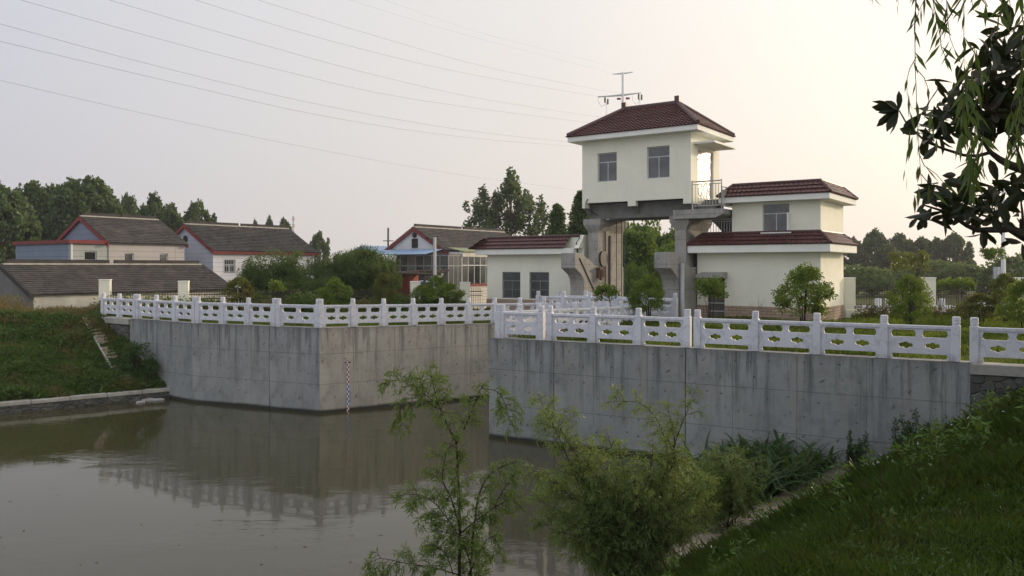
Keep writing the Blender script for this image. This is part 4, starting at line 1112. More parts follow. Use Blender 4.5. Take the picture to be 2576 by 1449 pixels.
# pylon seen through the branch on the right
lp = pole('utility_pole', 'thick pale grey tapering pole at the right behind the bushes', 2524, 62, ZP(470, 62), 1.8, .18, .12, M['white'])
mb = MB(); mb.box(-.5, -.1, .05, .5, 3.2, 4.1); mb.build('junction_box', M['alu'], lp)
ep = pole('electric_pole', 'slim grey pole with a small camera before the verandah house', 1093.5, 58, ZP(597, 58), 1.8, .13, .11, M['alu'])
mb = MB(); mb.tube([(0, 0, ZP(603, 58)-1.8), (-.55, -.1, ZP(600, 58)-1.8)], .035, 5); mb.box(-.62, -.35, -.2, .05, ZP(603, 58)-1.8, ZP(597.5, 58)-1.8); mb.build('camera_arm', M['iron'], ep)
ap = pole('power_mast', 'thin dark mast with a short cross-arm behind the metal shed', 976.5, 110, ZP(573, 110), 1.8, .16, .12, M['wood'])
mb = MB(); mb.tube([(-.7, 0, ZP(606, 110)-1.8), (.7, 0, ZP(606, 110)-1.8)], .06, 5); mb.build('cross_arm', M['iron'], ap)
am = pole('antenna_mast', 'thin grey mast seen through the gate opening above the trees', 1689.5, 140, ZP(541, 140), 1.8, .2, .13, M['alu'])
# chimney
cp = pole('factory_chimney', 'distant hazy pale banded factory chimney above the white house roof', 738.5, 560, ZP(543, 560), 1.8, 1.15, .85, simple('chimney_white', (.7, .7, .7)), 'chimney')
hh = ZP(543, 560)-1.8
for i in range(6):
    z = hh-1.2-i*4.6; r_ = .86+(hh-z)*.0085
    mb = MB(); mb.cyl(0, 0, z-2.2, z, r_+.03, 12, r1=r_); mb.build('band', simple('chimney_red_hazed', (.50, .40, .40)) if i == 0 else bpy.data.materials['chimney_red_hazed'], cp)  # band red paled in the colour itself to stand in for haze

def wire(label, pts, sh=0.0, rad=.0125):
    """power line through surveyed sight lines on a straight plan line from the pylon to the next support"""
    out = []
    for px, py in pts:
        r = (px-CX)/F
        kk = (27+sh-200*r)/(64.5-140*r)
        Y = 200-140*kk
        out.append(Vector((r*Y, Y, ZP(py, Y))))
    # extend past the frame along the last direction
    d = out[0]-out[1]; out = [out[0]+d*.6]+out
    # smooth (Catmull-Rom)
    sm = []
    for i in range(len(out)-1):
        p0_, p1_, p2_, p3_ = out[max(i-1, 0)], out[i], out[i+1], out[min(i+2, len(out)-1)]
        for t in (0, .25, .5, .75):
            sm.append(.5*((2*p1_)+(p2_-p0_)*t+(2*p0_-5*p1_+4*p2_-p3_)*t*t+(3*p1_-p0_-3*p2_+p3_)*t**3))
    sm.append(out[-1])
    mb = MB(); mb.tube(sm, rad, 4); o = mb.build('power_line', M['wire'])
    tag(o, label, 'power line', 'power lines across the sky')
wire('fourth power line from below, reaching the frame top near the left corner', [(53, 0), (375, 91), (703, 176), (1055, 252), (1477, 308), (1567, 316)])
wire('fifth power line from below, crossing the frame top left of centre', [(275, 0), (586, 91), (938, 187.5), (1230, 252), (1506, 294), (1567, 301)])
wire('power line ending at the left tip of the lower pylon arm', [(492, 0), (820, 99.6), (1172, 184.6), (1504, 243)], 0)
wire('power line ending at the pylon shaft just above its lower arm', [(650, 0), (937, 88), (1230, 170), (1506, 225.6), (1566, 236)], 0)
wire('third power line from below, the upper of the close pair meeting the eave', [(0, 60), (410, 170), (820, 266.6), (1172, 328), (1447, 358.6), (1567, 368)])
wire('second power line from below, the lower of the close pair meeting the eave', [(0, 104), (410, 201), (820, 293), (1172, 345.7), (1462, 369), (1567, 374)])
wire('lowest power line, running alone just above the tall poplar', [(0, 202), (410, 296), (820, 380), (1172, 442), (1459, 479), (1567, 490)], 0, .010)
wire('faint thin wire ending at the left tip of the top pylon arm', [(879, 0), (1172, 88), (1506, 176), (1541, 186)], 0, .0065)
wire('faint thin wire ending at the right tip of the top pylon arm', [(967, 0), (1230, 88), (1506, 158), (1591, 181)], 1.5, .0065)

# ---------------------------------------------------------------- iron fence with cream pillars
def pillar(label, x, y, zb, zt, w=.52, rz=0):
    r = empty('fence_pillar', (x, y, zb), rz, label, 'pillar', 'cream fence pillars')
    mb = MB(); mb.box(-w/2, w/2, -w/2, w/2, 0, zt-zb-.06); mb.build('shaft', M['cream'], r, bevel=.01)
    mb = MB(); mb.box(-w/2-.02, w/2+.02, -w/2-.02, w/2+.02, zt-zb-.06, zt-zb); mb.build('cap', M['fascia'], r, bevel=.01)
def fence(label, p, q, zb, zt):
    d = q-p; L = d.length
    r = empty('iron_fence', (p.x, p.y, zb), math.atan2(d.y, d.x), label, 'fence', 'black iron fence bays')
    h = zt-zb; mb = MB(); n = int(L/.13)
    for i in range(1, n):
        x = L*i/n; mb.tube([(x, 0, .08), (x, 0, h-.10), (x, 0, h-.05), (x, 0, h+.03)], [.011, .011, .024, .004], 5)
    mb.build('grille', M['iron'], r)
    for z in (.16, h-.42, h-.20):
        mb = MB(); mb.box(0, L, -.02, .02, z-.022, z+.022); mb.build('rail', M['iron'], r)
fl0, fl1 = V2(-21.35, 43.0), V2(-2.75, 48.0)
fd = (fl1-fl0); lab = ['leftmost cream pillar behind the first stone railing', 'cream pillar in front of the long low outbuilding', 'cream pillar beside the blue cabin', 'cream pillar just left of the pump house']
tt = [0, .20, .848, 1.0]
pls = [fl0+fd*t for t in tt]
flb = ['iron fence bay before the outbuilding between two cream pillars', 'long iron fence bay running under the bamboo', 'iron fence bay below the blue cabin']
for i, p in enumerate(pls):
    pillar(lab[i], p.x, p.y, 2.6, [5.26, 5.16, 5.08, 5.02][i], rz=.26)
    if i: fence(flb[i-1], pls[i-1], p, 2.9, 4.62)
fence('iron fence bay between the last cream pillar and the pump house', fl1, V2(-1.75, 48.3), 3.0, 4.66)
rp = [V2(17.05, 41.5), V2(21.15, 41.6), V2(25.7, 41.7), V2(30.2, 41.8)]
rl = ['cream pillar against the control house corner', 'cream pillar behind the dense lawn bush', 'cream pillar hidden in the bushes by the thick pole', 'cream pillar past the photo edge']
for i, p in enumerate(rp[:3]):
    pillar(rl[i], p.x, p.y, 3.2, 5.38, rz=-.1)
    if i: fence(['iron fence bay right of the control house', 'iron fence bay right of the dense lawn bush'][i-1], rp[i-1], p, 3.3, 4.92)
mb = MB(); mb.box(-.3, 1.0, -.12, .12, 0, .55); o = mb.build('fence_plinth', M['cream'], None, (17.1, 41.3, 3.2), -.1, bevel=.01); tag(o, 'low cream plinth at the foot of the pillar beside the control house', 'plinth')
# roadside rail far right
rr = empty('road_railing', (26.2, 66.0, 1.8), 0, 'white roadside railing seen through the iron fence', 'railing')
mb = MB(); mb.box(0, 22, -.06, .06, .72, 1.0); mb.build('rail', M['white'], rr)
for x in (.9, 3.1, 3.9, 8.2, 10.5, 11.4, 15, 19.5):
    mb = MB(); mb.box(x, x+.40, -.2, .2, 0, 1.55); mb.build('post', M['white'], rr)
# ================================================================ PLANTS
def clump_leaves(c, r, n, L, W, out=.6, droop=0.0, fill=.45, up=None):
    """n leaves in an ellipsoidal clump centre c radii r"""
    d = rdir(n); rad = RS.uniform(0, 1, (n, 1))**fill
    p = np.asarray(c)+d*rad*np.asarray(r)
    u = d*out+rdir(n)*(1-out*.5); u[:, 2] -= droop
    if up is not None: u[:, 2] += up
    s = RS.uniform(.65, 1.25, n)
    return leaves(p, u, L*s, W*s)

def limbs(mb, base, tips, r0, n=5, bend=.25):
    for t in tips:
        b = Vector(base); t = Vector(t); m = b.lerp(t, .5); m.x = b.x+(t.x-b.x)*(.5-bend); m.y = b.y+(t.y-b.y)*(.5-bend)
        mb.tube([b, b.lerp(m, .5), m, m.lerp(t, .5), t], [r0, r0*.8, r0*.6, r0*.4, r0*.18], n)

def poplar_meshes(h, w, nfing, seed, mat, leafL=.36, per=150, t0=.22, sparse=1.0, topw=.35):
    RS.seed(seed); V = []; tips = []; out = []
    for i in range(nfing):
        t = t0+(1-t0)*((i+.5)/nfing)**.85
        tt_ = (t-t0)/(1-t0); env = w*math.sqrt(max(.03, 1-((tt_-.42)/.62)**2))*(1 if tt_ < .75 else topw+(1-topw)*(1-tt_)/.25)
        a = RS.uniform(0, 6.283); rr = env*RS.uniform(.3, 1)**.6
        c = np.array([math.cos(a)*rr, math.sin(a)*rr, h*t])
        rz = h*RS.uniform(.055, .095); rx = w*RS.uniform(.10, .18)
        V.append(clump_leaves(c, (rx, rx, rz), int(per*RS.uniform(.6, 1.2)*sparse), leafL, leafL*.8, .5, .1, .5))
        if i % 2 == 0: tips.append(tuple(c-np.array([0, 0, rz*.4])))
    for q in range(15):
        a = 2.4*q; rr = w*(.0 if q == 0 else RS.uniform(.25, .88)); zz = h*(.94 if q == 0 else RS.uniform(.74, .95)-.10*(rr/w)**2)
        V.append(clump_leaves((math.cos(a)*rr, math.sin(a)*rr, zz), (w*.095, w*.095, h*.062), int(per*.75), leafL, leafL*.8, .5))
        tips.append((math.cos(a)*rr, math.sin(a)*rr, zz-h*.03))
    me = arr_mesh('crown', np.concatenate(V), mat)
    mb = MB(); mb.tube([(0, 0, 0), (.05, 0, h*.3), (0, .05, h*.65), (0, 0, h*.95)], [h*.016, h*.013, h*.008, h*.002], 8)
    for t in tips:
        zb = max(h*.12, t[2]-h*.22); limbs(mb, (0, 0, zb), [t], h*.005, 4, .1)
    return me, mb.mesh('trunk', M['bark'])

def round_meshes(h, w, n, seed, mat, leafL=.34, per=190, base=.25, clump=.27, flat=1.0):
    RS.seed(seed); V = []; tips = []
    cz, rz = h*(base+1)/2, h*(1-base)/2
    for i in range(n):
        d = rdir(1)[0]; d[2] = abs(d[2])*1.1-.45 if RS.rand() < .85 else d[2]
        d /= np.linalg.norm(d); k = RS.uniform(.55, .92)
        c = np.array([d[0]*w*k, d[1]*w*k, cz+d[2]*rz*k])
        r = w*clump*RS.uniform(.7, 1.25)
        V.append(clump_leaves(c, (r, r, r*.75*flat), int(per*RS.uniform(.7, 1.2)), leafL, leafL*.62, .6, .1, .4))
        if i % 3 == 0: tips.append(tuple(c))
    me = arr_mesh('crown', np.concatenate(V), mat)
    mb = MB(); mb.tube([(0, 0, 0), (.03, .02, h*base), (0, 0, cz)], [h*.028, h*.022, h*.012], 8)
    limbs(mb, (0, 0, h*base*.8), tips, h*.009, 4, .1)
    return me, mb.mesh('trunk', M['bark'])

def conifer_meshes(h, w, seed, mat):
    RS.seed(seed); V = []; mb = MB(); mb.tube([(0, 0, 0), (0, 0, h*.5), (0, 0, h*.98)], [h*.02, h*.012, h*.003], 8)
    n = 120
    for i in range(n):
        t = .10+.9*(i/n)**.95; a = i*2.4+RS.uniform(-.3, .3); rr = w*(1-t)**.75*RS.uniform(.7, 1.1)+.12
        z = h*t; tip = np.array([math.cos(a)*rr, math.sin(a)*rr, z+rr*.18])
        for k in (.45, .75, 1.0):
            c = np.array([0, 0, z])*(1-k)+tip*k; r = (rr*.30+.12)*(1.1-.3*k)
            V.append(clump_leaves(c, (r, r, r*.5), 40, .26, .13, .5, .15, .5))
        if i % 3 == 0: mb.tube([(0, 0, z), tuple(tip)], [.03, .008], 4)
    return arr_mesh('crown', np.concatenate(V), mat), mb.mesh('trunk', M['bark'])

def bamboo_meshes(h, w, seed, mat):
    RS.seed(seed); V = []; mb = MB()
    n = 26
    for i in range(n):
        a, rr = RS.uniform(0, 6.28), w*RS.uniform(0, .8)**.6; b = np.array([math.cos(a)*rr*.6, math.sin(a)*rr*.6, 0])
        hh = h*RS.uniform(.7, 1.0); lean = np.array([math.cos(a), math.sin(a), 0])*w*RS.uniform(.2, .75)
        pts = []
        for k in range(6):
            t = k/5; pts.append(b+lean*t*t+np.array([0, 0, hh*(t-.12*t**4)]))
        mb.tube([tuple(p) for p in pts], [.03, .028, .024, .018, .012, .005], 5)
        for k in range(13):
            t = RS.uniform(.12, 1.0); p = b+lean*t*t+np.array([0, 0, hh*(t-.12*t**4)])+rdir(1)[0]*np.array([.45, .45, .2])
            V.append(clump_leaves(p, (.42, .42, .30), 46, .26, .055, .3, .55, .5))
    for k in range(26):  # low skirt
        a = RS.uniform(0, 6.28); rr = w*RS.uniform(.4, 1.0)
        V.append(clump_leaves((math.cos(a)*rr, math.sin(a)*rr, h*RS.uniform(.05, .45)), (.5, .5, .4), 60, .25, .06, .3, .5, .5))
    return arr_mesh('crown', np.concatenate(V), mat), mb.mesh('stem', M['twig'])

def bush_meshes(h, w, n, seed, mat, leafL=.11, per=110, stem0=.18, stems=7, clump=.22, taper=1.0, fl=None):
    """multi-stemmed shrub; w = half width"""
    RS.seed(seed); V = []; mb = MB(); mi = []
    for i in range(n):
        t = stem0+(1-stem0)*RS.uniform(0, 1)**.8
        env = w*(math.sin(math.pi*(.18+.80*(t-stem0)/(1-stem0)))**.75)*(1+(1-taper)*(1-t))
        a = RS.uniform(0, 6.28); rr = env*RS.uniform(.1, 1)**.5
        c = (math.cos(a)*rr, math.sin(a)*rr, h*t*.94); r = w*clump*RS.uniform(.7, 1.3)
        V.append(clump_leaves(c, (r, r, r*.8), int(per*RS.uniform(.6, 1.2)), leafL, leafL*.55, .5, .05, .5))
    for i in range(stems):
        a = RS.uniform(0, 6.28); rr = w*RS.uniform(.2, .7)
        limbs(mb, (math.cos(a)*.06, math.sin(a)*.06, -.1), [(math.cos(a)*rr, math.sin(a)*rr, h*RS.uniform(.6, .9))], .022*h/1.6, 5, .2)
    A = np.concatenate(V)
    me = arr_mesh('crown', A, mat)
    return me, mb.mesh('stem', M['twig'])

def place(kind, label, cat, meshes, x, y, z, s=1.0, rz=0.0, group=None, part='trunk', sxy=None):
    r = empty(kind, (x, y, z), rz, label, cat, group)
    r.scale = ((sxy or s), (sxy or s), s)
    link('crown', meshes[0], r); link(part, meshes[1], r)
    return r
def at_px(px, Y): return (px-CX)/F*Y

POP = [poplar_meshes(10, 3.3, 85, 21+i, M['lf_poplar'], .34, 150, .12) for i in range(3)]
FAR = [poplar_meshes(10, 3.6, 70, 41+i, M['lf_far'], .46, 130, .08) for i in range(2)]
SPA = [poplar_meshes(10, 2.7, 40, 51+i, M['lf_poplar'], .26, 105, .18, .9, .45) for i in range(2)]
RND = [round_meshes(6, 2.6, 64, 61+i, M['lf_round'], .26, 230) for i in range(3)]
WFR = [round_meshes(6, 3.2, 50, 71+i, M['lf_willowfar'], .42, 130, .08) for i in range(2)]
CON = conifer_meshes(9, 1.9, 81, M['lf_conifer'])
BAM = [bamboo_meshes(5, 1.7, 91+i, M['lf_bamboo']) for i in range(2)]
BSH = [bush_meshes(1.7, .85, 75, 101+i, M['lf_bush'], .085, 95) for i in range(2)]
BSR = bush_meshes(1.7, .75, 75, 105, M['lf_bushred'], .085, 95)

def tree_to(kind, label, cat, ms, href, px, top, Y, zb, rz, group, wf=1.0, part='trunk'):
    zt = H-(top-HZ)*Y/F; s = (zt-zb)/href
    return place(kind, label, cat, ms, at_px(px, Y), Y, zb, s, rz, group, part, s*wf)
gp = 'poplars behind the village houses'
for i, (px, top, Y, wf, lb) in enumerate([
    (2, 478, 84, .95, 'dark poplar cut off by the left photo edge'), (78, 478, 98, .92, 'broad dark poplar, second from the left edge'), (128, 482, 108, .9, 'dark poplar behind the gap between the two tallest left crowns'),
    (176, 466, 98, .80, 'tallest narrow dark poplar left of the grey gable'), (236, 468, 100, 1.0, 'dense dark poplar directly above the grey gable peak'),
    (322, 503, 118, .72, 'pointed poplar just right of the grey gable peak'), (388, 500, 112, .72, 'slender forked poplar above the grey house ridge'), (432, 528, 110, .78, 'lower poplar between the grey and the white house'),
    (496, 518, 116, .88, 'pale poplar above the white house gable'), (642, 562, 150, .40, 'leftmost small poplar tip over the white house ridge'), (677, 556, 150, .5, 'middle small poplar tip over the white house ridge'),
    (714, 558, 150, .72, 'small poplar tip beside the distant chimney'), (802, 590, 135, .8, 'small poplar top right of the white house ridge end')]):
    tree_to('poplar_tree', lb, 'tree', POP[i % 3], 10, px, top, Y, 1.8, 1.3*i, gp, wf*(1.02 if i < 5 else .80))
for i, (px, top, Y, wf, lb) in enumerate([(1226, 492, 100, 1.1, 'left lobe poplar right of the verandah house'), (1286, 442, 98, 1.05, 'tall thin leaved poplar left of the gatehouse'), (1332, 508, 99, 1.15, 'lower right companion of the tall thin leaved poplar')]):
    tree_to('poplar_tree', lb, 'tree', SPA[i % 2], 10, px, top, Y, 1.8, 2.1*i+.4, 'thin poplars left of the gatehouse', wf)
tree_to('redwood_tree', 'small conical redwood between the poplar and the gatehouse', 'tree', CON, 9, 1403, 518, 66, 1.8, 0, 'redwoods', .92)
tree_to('redwood_tree', 'tall dark redwood partly hidden by the gatehouse', 'tree', CON, 9, 1462, 486, 60, 1.8, 1.2, 'redwoods', .95)
for i, (px, top, Y, wf, lb) in enumerate([(1586, 580, 60, .92, 'round green tree at the left of the gate opening'), (1628, 556, 66, .78, 'tallest round green tree in the middle of the gate opening'), (1692, 574, 64, .9, 'round green tree beside the right pier in the gate opening'),
                                     (1652, 640, 58, .85, 'low round green tree at the foot of the gate opening'), (1596, 668, 56, .7, 'low shrubby tree against the left gate pier')]):
    tree_to('camphor_tree', lb, 'tree', RND[i % 3], 6, px, top, Y, 1.8, 1.1*i, 'green trees behind the gate', wf)
for i, (px, top, Y, wf, lb) in enumerate([(2140, 604, 170, .9, 'hazy tall tree touching the control house roof'), (2206, 586, 165, .75, 'tallest hazy tree right of the control house'), (2262, 596, 172, .8, 'hazy tall tree above the branchy bush'),
                                     (2318, 604, 170, .8, 'hazy tall tree third from the right end of the far row'), (2356, 606, 160, .7, 'hazy tall tree just left of the row end'), (2396, 594, 158, .8, 'hazy tall tree ending the far row on the right'), (2232, 622, 150, 1.0, 'shorter hazy tree filling the far row')]):
    tree_to('distant_tree', lb, 'tree', FAR[i % 2], 10, px, top, Y, 1.8, .9*i, 'hazy tall trees on the right', wf*1.25)
for i, (px, top, Y, wf, lb) in enumerate([(2150, 668, 112, 1.1, 'pale round willow next to the control house wall'), (2196, 672, 110, 1.0, 'pale round willow second from the control house'), (2250, 674, 114, 1.0, 'pale round willow left of the branchy bush'),
                                     (2352, 655, 116, 1.3, 'wide pale willow right of the second right pillar'), (2420, 662, 112, 1.2, 'wide pale willow left of the thick pole'), (2476, 676, 110, 1.1, 'low pale willow close to the thick pole'), (2566, 642, 104, 1.2, 'pale willow at the right photo edge')]):
    tree_to('willow_tree', lb, 'tree', WFR[i % 2], 6, px, top, Y, 1.6, 1.7*i, 'hazy willows on the right', wf*1.15)
# distant hedge line closing the horizon
def far_wood():
    RS.seed(5); V = []
    for (x0, x1, Y) in ((-330, -60, 330), (-60, 60, 380), (60, 420, 300)):
        for i in range(int((x1-x0)/3.4)):
            x = x0+3.4*i+RS.uniform(-1.5, 1.5)
            V.append(clump_leaves((x, Y+RS.uniform(-8, 8), 1.8+RS.uniform(1.2, 3.4)), (2.8, 2.8, RS.uniform(1.6, 3.0)), 34, 1.3, 1.0, .5))
    o = link('treeline', arr_mesh('treeline', np.concatenate(V), M['lf_far'])); tag(o, kind='stuff')
far_wood()
gb = 'bamboo clumps before the white house'
for i, (px, top, Y, wf, lb) in enumerate([(688, 608, 56, .95, 'rounded bamboo clump standing apart on the left before the white wall'), (650, 650, 55, .62, 'low bamboo clump left against the white wall'), (792, 655, 55, .95, 'low dark bamboo clump in the dip of the mass'),
                                     (842, 606, 58, .8, 'pale topped bamboo clump left of the bamboo mass top'), (890, 606, 57, .9, 'middle bamboo clump of the tall mass'), (932, 597, 58, .9, 'tallest bamboo clump near the solar tank'), (962, 640, 56, .6, 'narrow bamboo clump at the right end beside the solar tank'), (740, 680, 54, .8, 'lowest bamboo clump between the two masses')]):
    tree_to('bamboo_clump', lb, 'bamboo', BAM[i % 2], 5, px, top, Y, 1.9, 1.9*i, gb, wf, 'stem')
gl = 'garden bushes on the lawn'
def bush_to(lb, ms, px, top, bot, Y, rz, half, kind='garden_bush'):
    zt, zb = H-(top-HZ)*Y/F, H-(bot-HZ)*Y/F; s = (zt-zb)/1.7
    return place(kind, lb, 'bush', ms, at_px(px, Y), Y, zb, s, rz, gl, 'stem', half/F*Y/.85)
bush_to('bush with pale blossom right of the long low outbuilding', BSR, 600, 696, 778, 43.0, .2, 42)
bush_to('round green bush in front of the bamboo', BSH[0], 846, 700, 778, 42.5, .5, 46)
bush_to('upright rusty green bush left of the blue cabin', BSR, 966, 687, 775, 43.5, 1.5, 34)
bush_to('bright low bush in front of the blue cabin', BSH[1], 1098, 692, 772, 45.0, 2.1, 30)
bush_to('wide green bush spreading left of the last cream pillar', BSH[0], 1122, 712, 775, 44.2, 2.9, 48)
bush_to('small dark bush leaning out beside the blue cabin', BSH[1], 1062, 716, 772, 45.5, .9, 30)
bush_to('dense full bush before the second right pillar', BSH[1], 2289, 690, 830, 34.5, 1.0, 54)
bush_to('airy bush before the control house corner', BSH[0], 2020, 668, 812, 33.5, 2.2, 74)
bush_to('bush with a bright crown before the gate opening', BSH[1], 1632, 690, 800, 36.0, 3.0, 46)
bush_to('bush crowding the thick pole on the right', BSR, 2530, 688, 815, 36.0, .3, 44)
bush_to('bush at the right photo edge above the last railing', BSH[0], 2580, 700, 850, 30, 1.3, 60)
bush_to('low spreading bush under the thick pole', BSR, 2470, 738, 815, 37, 2.3, 60)
# white blossom on the first bush
def blossoms(px, Y, z0, z1, w, n, lb):
    pass
def sapling(lb, px, top, crown0, bot, Y, half, seed, leaf=.12, stems=4, mat='lf_bush', n=26, spread=.35):
    """vase-shaped young tree: bare stems, leaves on top"""
    RS.seed(seed); zt, z1, zb = [H-(p-HZ)*Y/F for p in (top, crown0, bot)]; w = half/F*Y
    r = empty('young_tree', (at_px(px, Y), Y, zb), 0, lb, 'young tree', 'young trees on the lawn')
    mb = MB(); V = []
    for i in range(stems):
        a = 6.28*i/stems+RS.uniform(-.4, .4); rr = w*spread*RS.uniform(.5, 1.2)
        limbs(mb, (math.cos(a)*.07, math.sin(a)*.07, -.1), [(math.cos(a)*rr*1.5, math.sin(a)*rr*1.5, (zt-zb)*RS.uniform(.8, .95))], .02, 5, .15)
    for i in range(n):
        a = RS.uniform(0, 6.28); rr = w*RS.uniform(.1, 1)**.6; z = (z1-zb)+(zt-z1)*RS.uniform(.1, .95)
        k = .12+.1*RS.rand()
        V.append(clump_leaves((math.cos(a)*rr, math.sin(a)*rr, z), (k*1.3, k*1.3, k), 55, leaf, leaf*.55, .5, .1, .5))
    link('crown', arr_mesh('crown', np.concatenate(V), M[mat]), r); mb.build('stem', M['twig'], r)
    return r
sapling('thin sapling with a leafy top before the left gate pier', 1528, 718, 752, 800, 36.5, 26, 201, n=18)
sapling('vase-shaped young tree before the control house door', 1788, 700, 752, 812, 35.5, 40, 202, n=34, stems=6)
sapling('tiny pale sapling before the iron fence and bamboo', 696, 708, 728, 775, 44, 15, 203, n=12)
sapling('tall branchy young tree rising out of the dense full bush', 2288, 634, 684, 760, 35.5, 44, 204, .11, 6, 'lf_bushred', 22, .75)
sapling('spindly young tree beside the thick pole', 2501, 626, 652, 760, 47, 24, 205, .16, 3, 'lf_bush', 18, .5)
sapling('flat-topped young tree behind the right iron fence', 2416, 702, 724, 775, 47, 30, 206, .16, 4, 'lf_bush', 20, .6)
sapling('second flat-topped young tree behind the right iron fence', 2366, 708, 726, 775, 48, 24, 207, .16, 4, 'lf_bush', 16, .6)
def dead_stems():
    x, y = at_px(1905, 35.5), 35.5
    r = empty('bare_shrub', (x, y, 3.4), 0, 'leafless thin shrub against the control house skirting', 'shrub'); mb = MB(); RS.seed(9)
    for i in range(7):
        a = RS.uniform(0, 6.28); t = (math.cos(a)*.38, math.sin(a)*.3, RS.uniform(.9, 1.5)); limbs(mb, (0, 0, 0), [t], .010, 4, .2)
        limbs(mb, (t[0]*.5, t[1]*.5, t[2]*.6), [(t[0]*.4, t[1], t[2]*.95)], .006, 4, .1)
    mb.build('stem', M['wood'], r)
dead_stems()
def hedge(lb, pts, h, w, seed, mat='lf_hedge'):
    RS.seed(seed); V = []; mb = MB()
    p0_, p1_ = Vector(pts[0]), Vector(pts[1]); L = (p1_-p0_).length
    for i in range(int(L*16)):
        t = RS.rand(); p = p0_.lerp(p1_, t)
        V.append(clump_leaves((p.x-p0_.x, p.y-p0_.y+RS.uniform(-w, w), h*RS.uniform(.1, .9)), (.22, .22, .2), 36, .10, .06, .5))
    for i in range(int(L*2)): 
        t = (i+.5)/(L*2); p = p0_.lerp(p1_, t)-p0_; mb.tube([(p.x, p.y, -.1), (p.x, p.y, h*.8)], [.02, .008], 4)
    r = empty('hedge', p0_, 0, lb, 'hedge', 'clipped red hedges')
    link('foliage', arr_mesh('foliage', np.concatenate(V), M[mat]), r); mb.build('stem', M['twig'], r)
hedge('rusty red hedge below the iron fence right of the control house', (at_px(2150, 40.4), 40.4, 3.35), ) if False else None
hedge('rusty red hedge between the control house and the dense bush', [(at_px(2152, 40.5), 40.5, 3.35), (at_px(2262, 40.2), 40.2, 3.35)], .75, .4, 301)
hedge('rusty red hedge right of the dense bush', [(at_px(2322, 40.6), 40.6, 3.35), (at_px(2500, 40.4), 40.4, 3.35)], .72, .4, 302)

# ---------------------------------------------------------------- grass (stuff)
def blades(pos, h, w, seed, lean=.35, seg=2):
    """grass blades as bent strips: two quads each"""
    RS.seed(seed); n = len(pos); a = RS.uniform(0, 6.283, n); h = h*RS.uniform(.5, 1.3, n)
    d = np.stack([np.cos(a), np.sin(a), np.zeros(n)], 1); s = np.stack([-np.sin(a), np.cos(a), np.zeros(n)], 1)*(w*RS.uniform(.6, 1.3, n))[:, None]*.5
    ln = RS.uniform(.1, 1, n)*lean
    up = np.array([0, 0, 1.0])
    m = pos+up*(h*.55)[:, None]+d*(h*ln*.35)[:, None]; t = pos+up*(h*.95)[:, None]+d*(h*ln*1.1)[:, None]
    q1 = np.stack([pos-s, pos+s, m+s*.8, m-s*.8], 1); q2 = np.stack([m-s*.8, m+s*.8, t+s*.1, t-s*.1], 1)
    # six-vertex strips so each blade is one island
    V = np.stack([pos-s, pos+s, m+s*.8, t, m-s*.8], 1)
    return V
def in_view(x, y, pad=.6):
    return abs(x) < .64*y+pad
def scatter_bankR(n, seed):
    RS.seed(seed); out = []
    while len(out) < n:
        m = 4000
        s = .32+11*RS.rand(m)**1.1; v = RS.rand(m)
        for si, vi in zip(s, v):
            t = tmax(si)-.05-26*vi; p = bankR(si, t)
            if p.y > 2.2 and in_view(p.x, p.y) and p.y < 26: 
                if RS.rand() < min(1, 9.0/p.y+.15): out.append(p)
            if len(out) >= n: break
    return np.array([tuple(p) for p in out])
pR = scatter_bankR(120000, 401)
clump_n = np.array([mn.noise(Vector((x*.9, y*.9, 1.3))) for x, y, z in pR])
sR = np.array([(V2(x, y)-K0).dot(KN) for x, y, z in pR]); hR = np.where(clump_n > .1, .22, .13)*np.clip((sR-.1)/1.3, .25, 1)*np.clip(pR[:, 1]/10, .38, 1)
Vg = np.concatenate([blades(pR, hR, .0060, 402, .8), blades(pR+RS.normal(0, .05, pR.shape)*[1, 1, 0], hR*.7, .0075, 403, 1.0)])
o = link('bank_grass', arr_mesh('bank_grass', Vg, M['grassR'])); tag(o, kind='stuff')
# broad-leaved weeds amongst the grass
RS.seed(404); sel = pR[RS.choice(len(pR), 4200, False)]; W_ = []
for p in sel: sc_ = float(np.clip(p[1]/10, .45, 1)); W_.append(clump_leaves(p+np.array([0, 0, .05]), (.10*sc_, .10*sc_, .06), 11, .07*sc_, .024*sc_, .6, -.2, .7))
o = link('broadleaf_weeds', arr_mesh('broadleaf_weeds', np.concatenate(W_), M['lf_weed'])); tag(o, kind='stuff')
RS.seed(405); sel = pR[RS.choice(len(pR), 420, False)]; sel = sel[sel[:, 1] > 9][:90]
fl = [clump_leaves(p+np.array([0, 0, RS.uniform(.24, .36)]), (.010, .010, .008), 6, .016, .013, .9) for p in sel]
o = link('daisy_flowers', arr_mesh('daisy_flowers', np.concatenate(fl), simple('white_petal', (.75, .75, .70)))); tag(o, kind='stuff')
# left bank weeds
RS.seed(411); pL = []
while len(pL) < 30000:
    u, v = RS.rand()**.9*.42, RS.rand()
    p = bankL(u, v)
    if in_view(p.x, p.y, .5): pL.append(tuple(p))
pL = np.array(pL); cn = np.array([mn.noise(Vector((x*.8, y*.8, 7.3))) for x, y, z in pL])
k = 4
W_ = []
d = rdir(len(pL)*k); base = np.repeat(pL, k, 0)+RS.normal(0, .10, (len(pL)*k, 3))*[1, 1, .0]+np.array([0, 0, 1.0])*(RS.uniform(0, 1, (len(pL)*k, 1))*np.repeat(np.clip(.10+.55*cn, .04, .5), k)[:, None])
u_ = d; u_[:, 2] = np.abs(u_[:, 2])*.8
o = link('bank_weeds', arr_mesh('bank_weeds', leaves(base, u_, RS.uniform(.10, .26, len(base)), RS.uniform(.05, .12, len(base))), M['grassL'])); tag(o, kind='stuff')
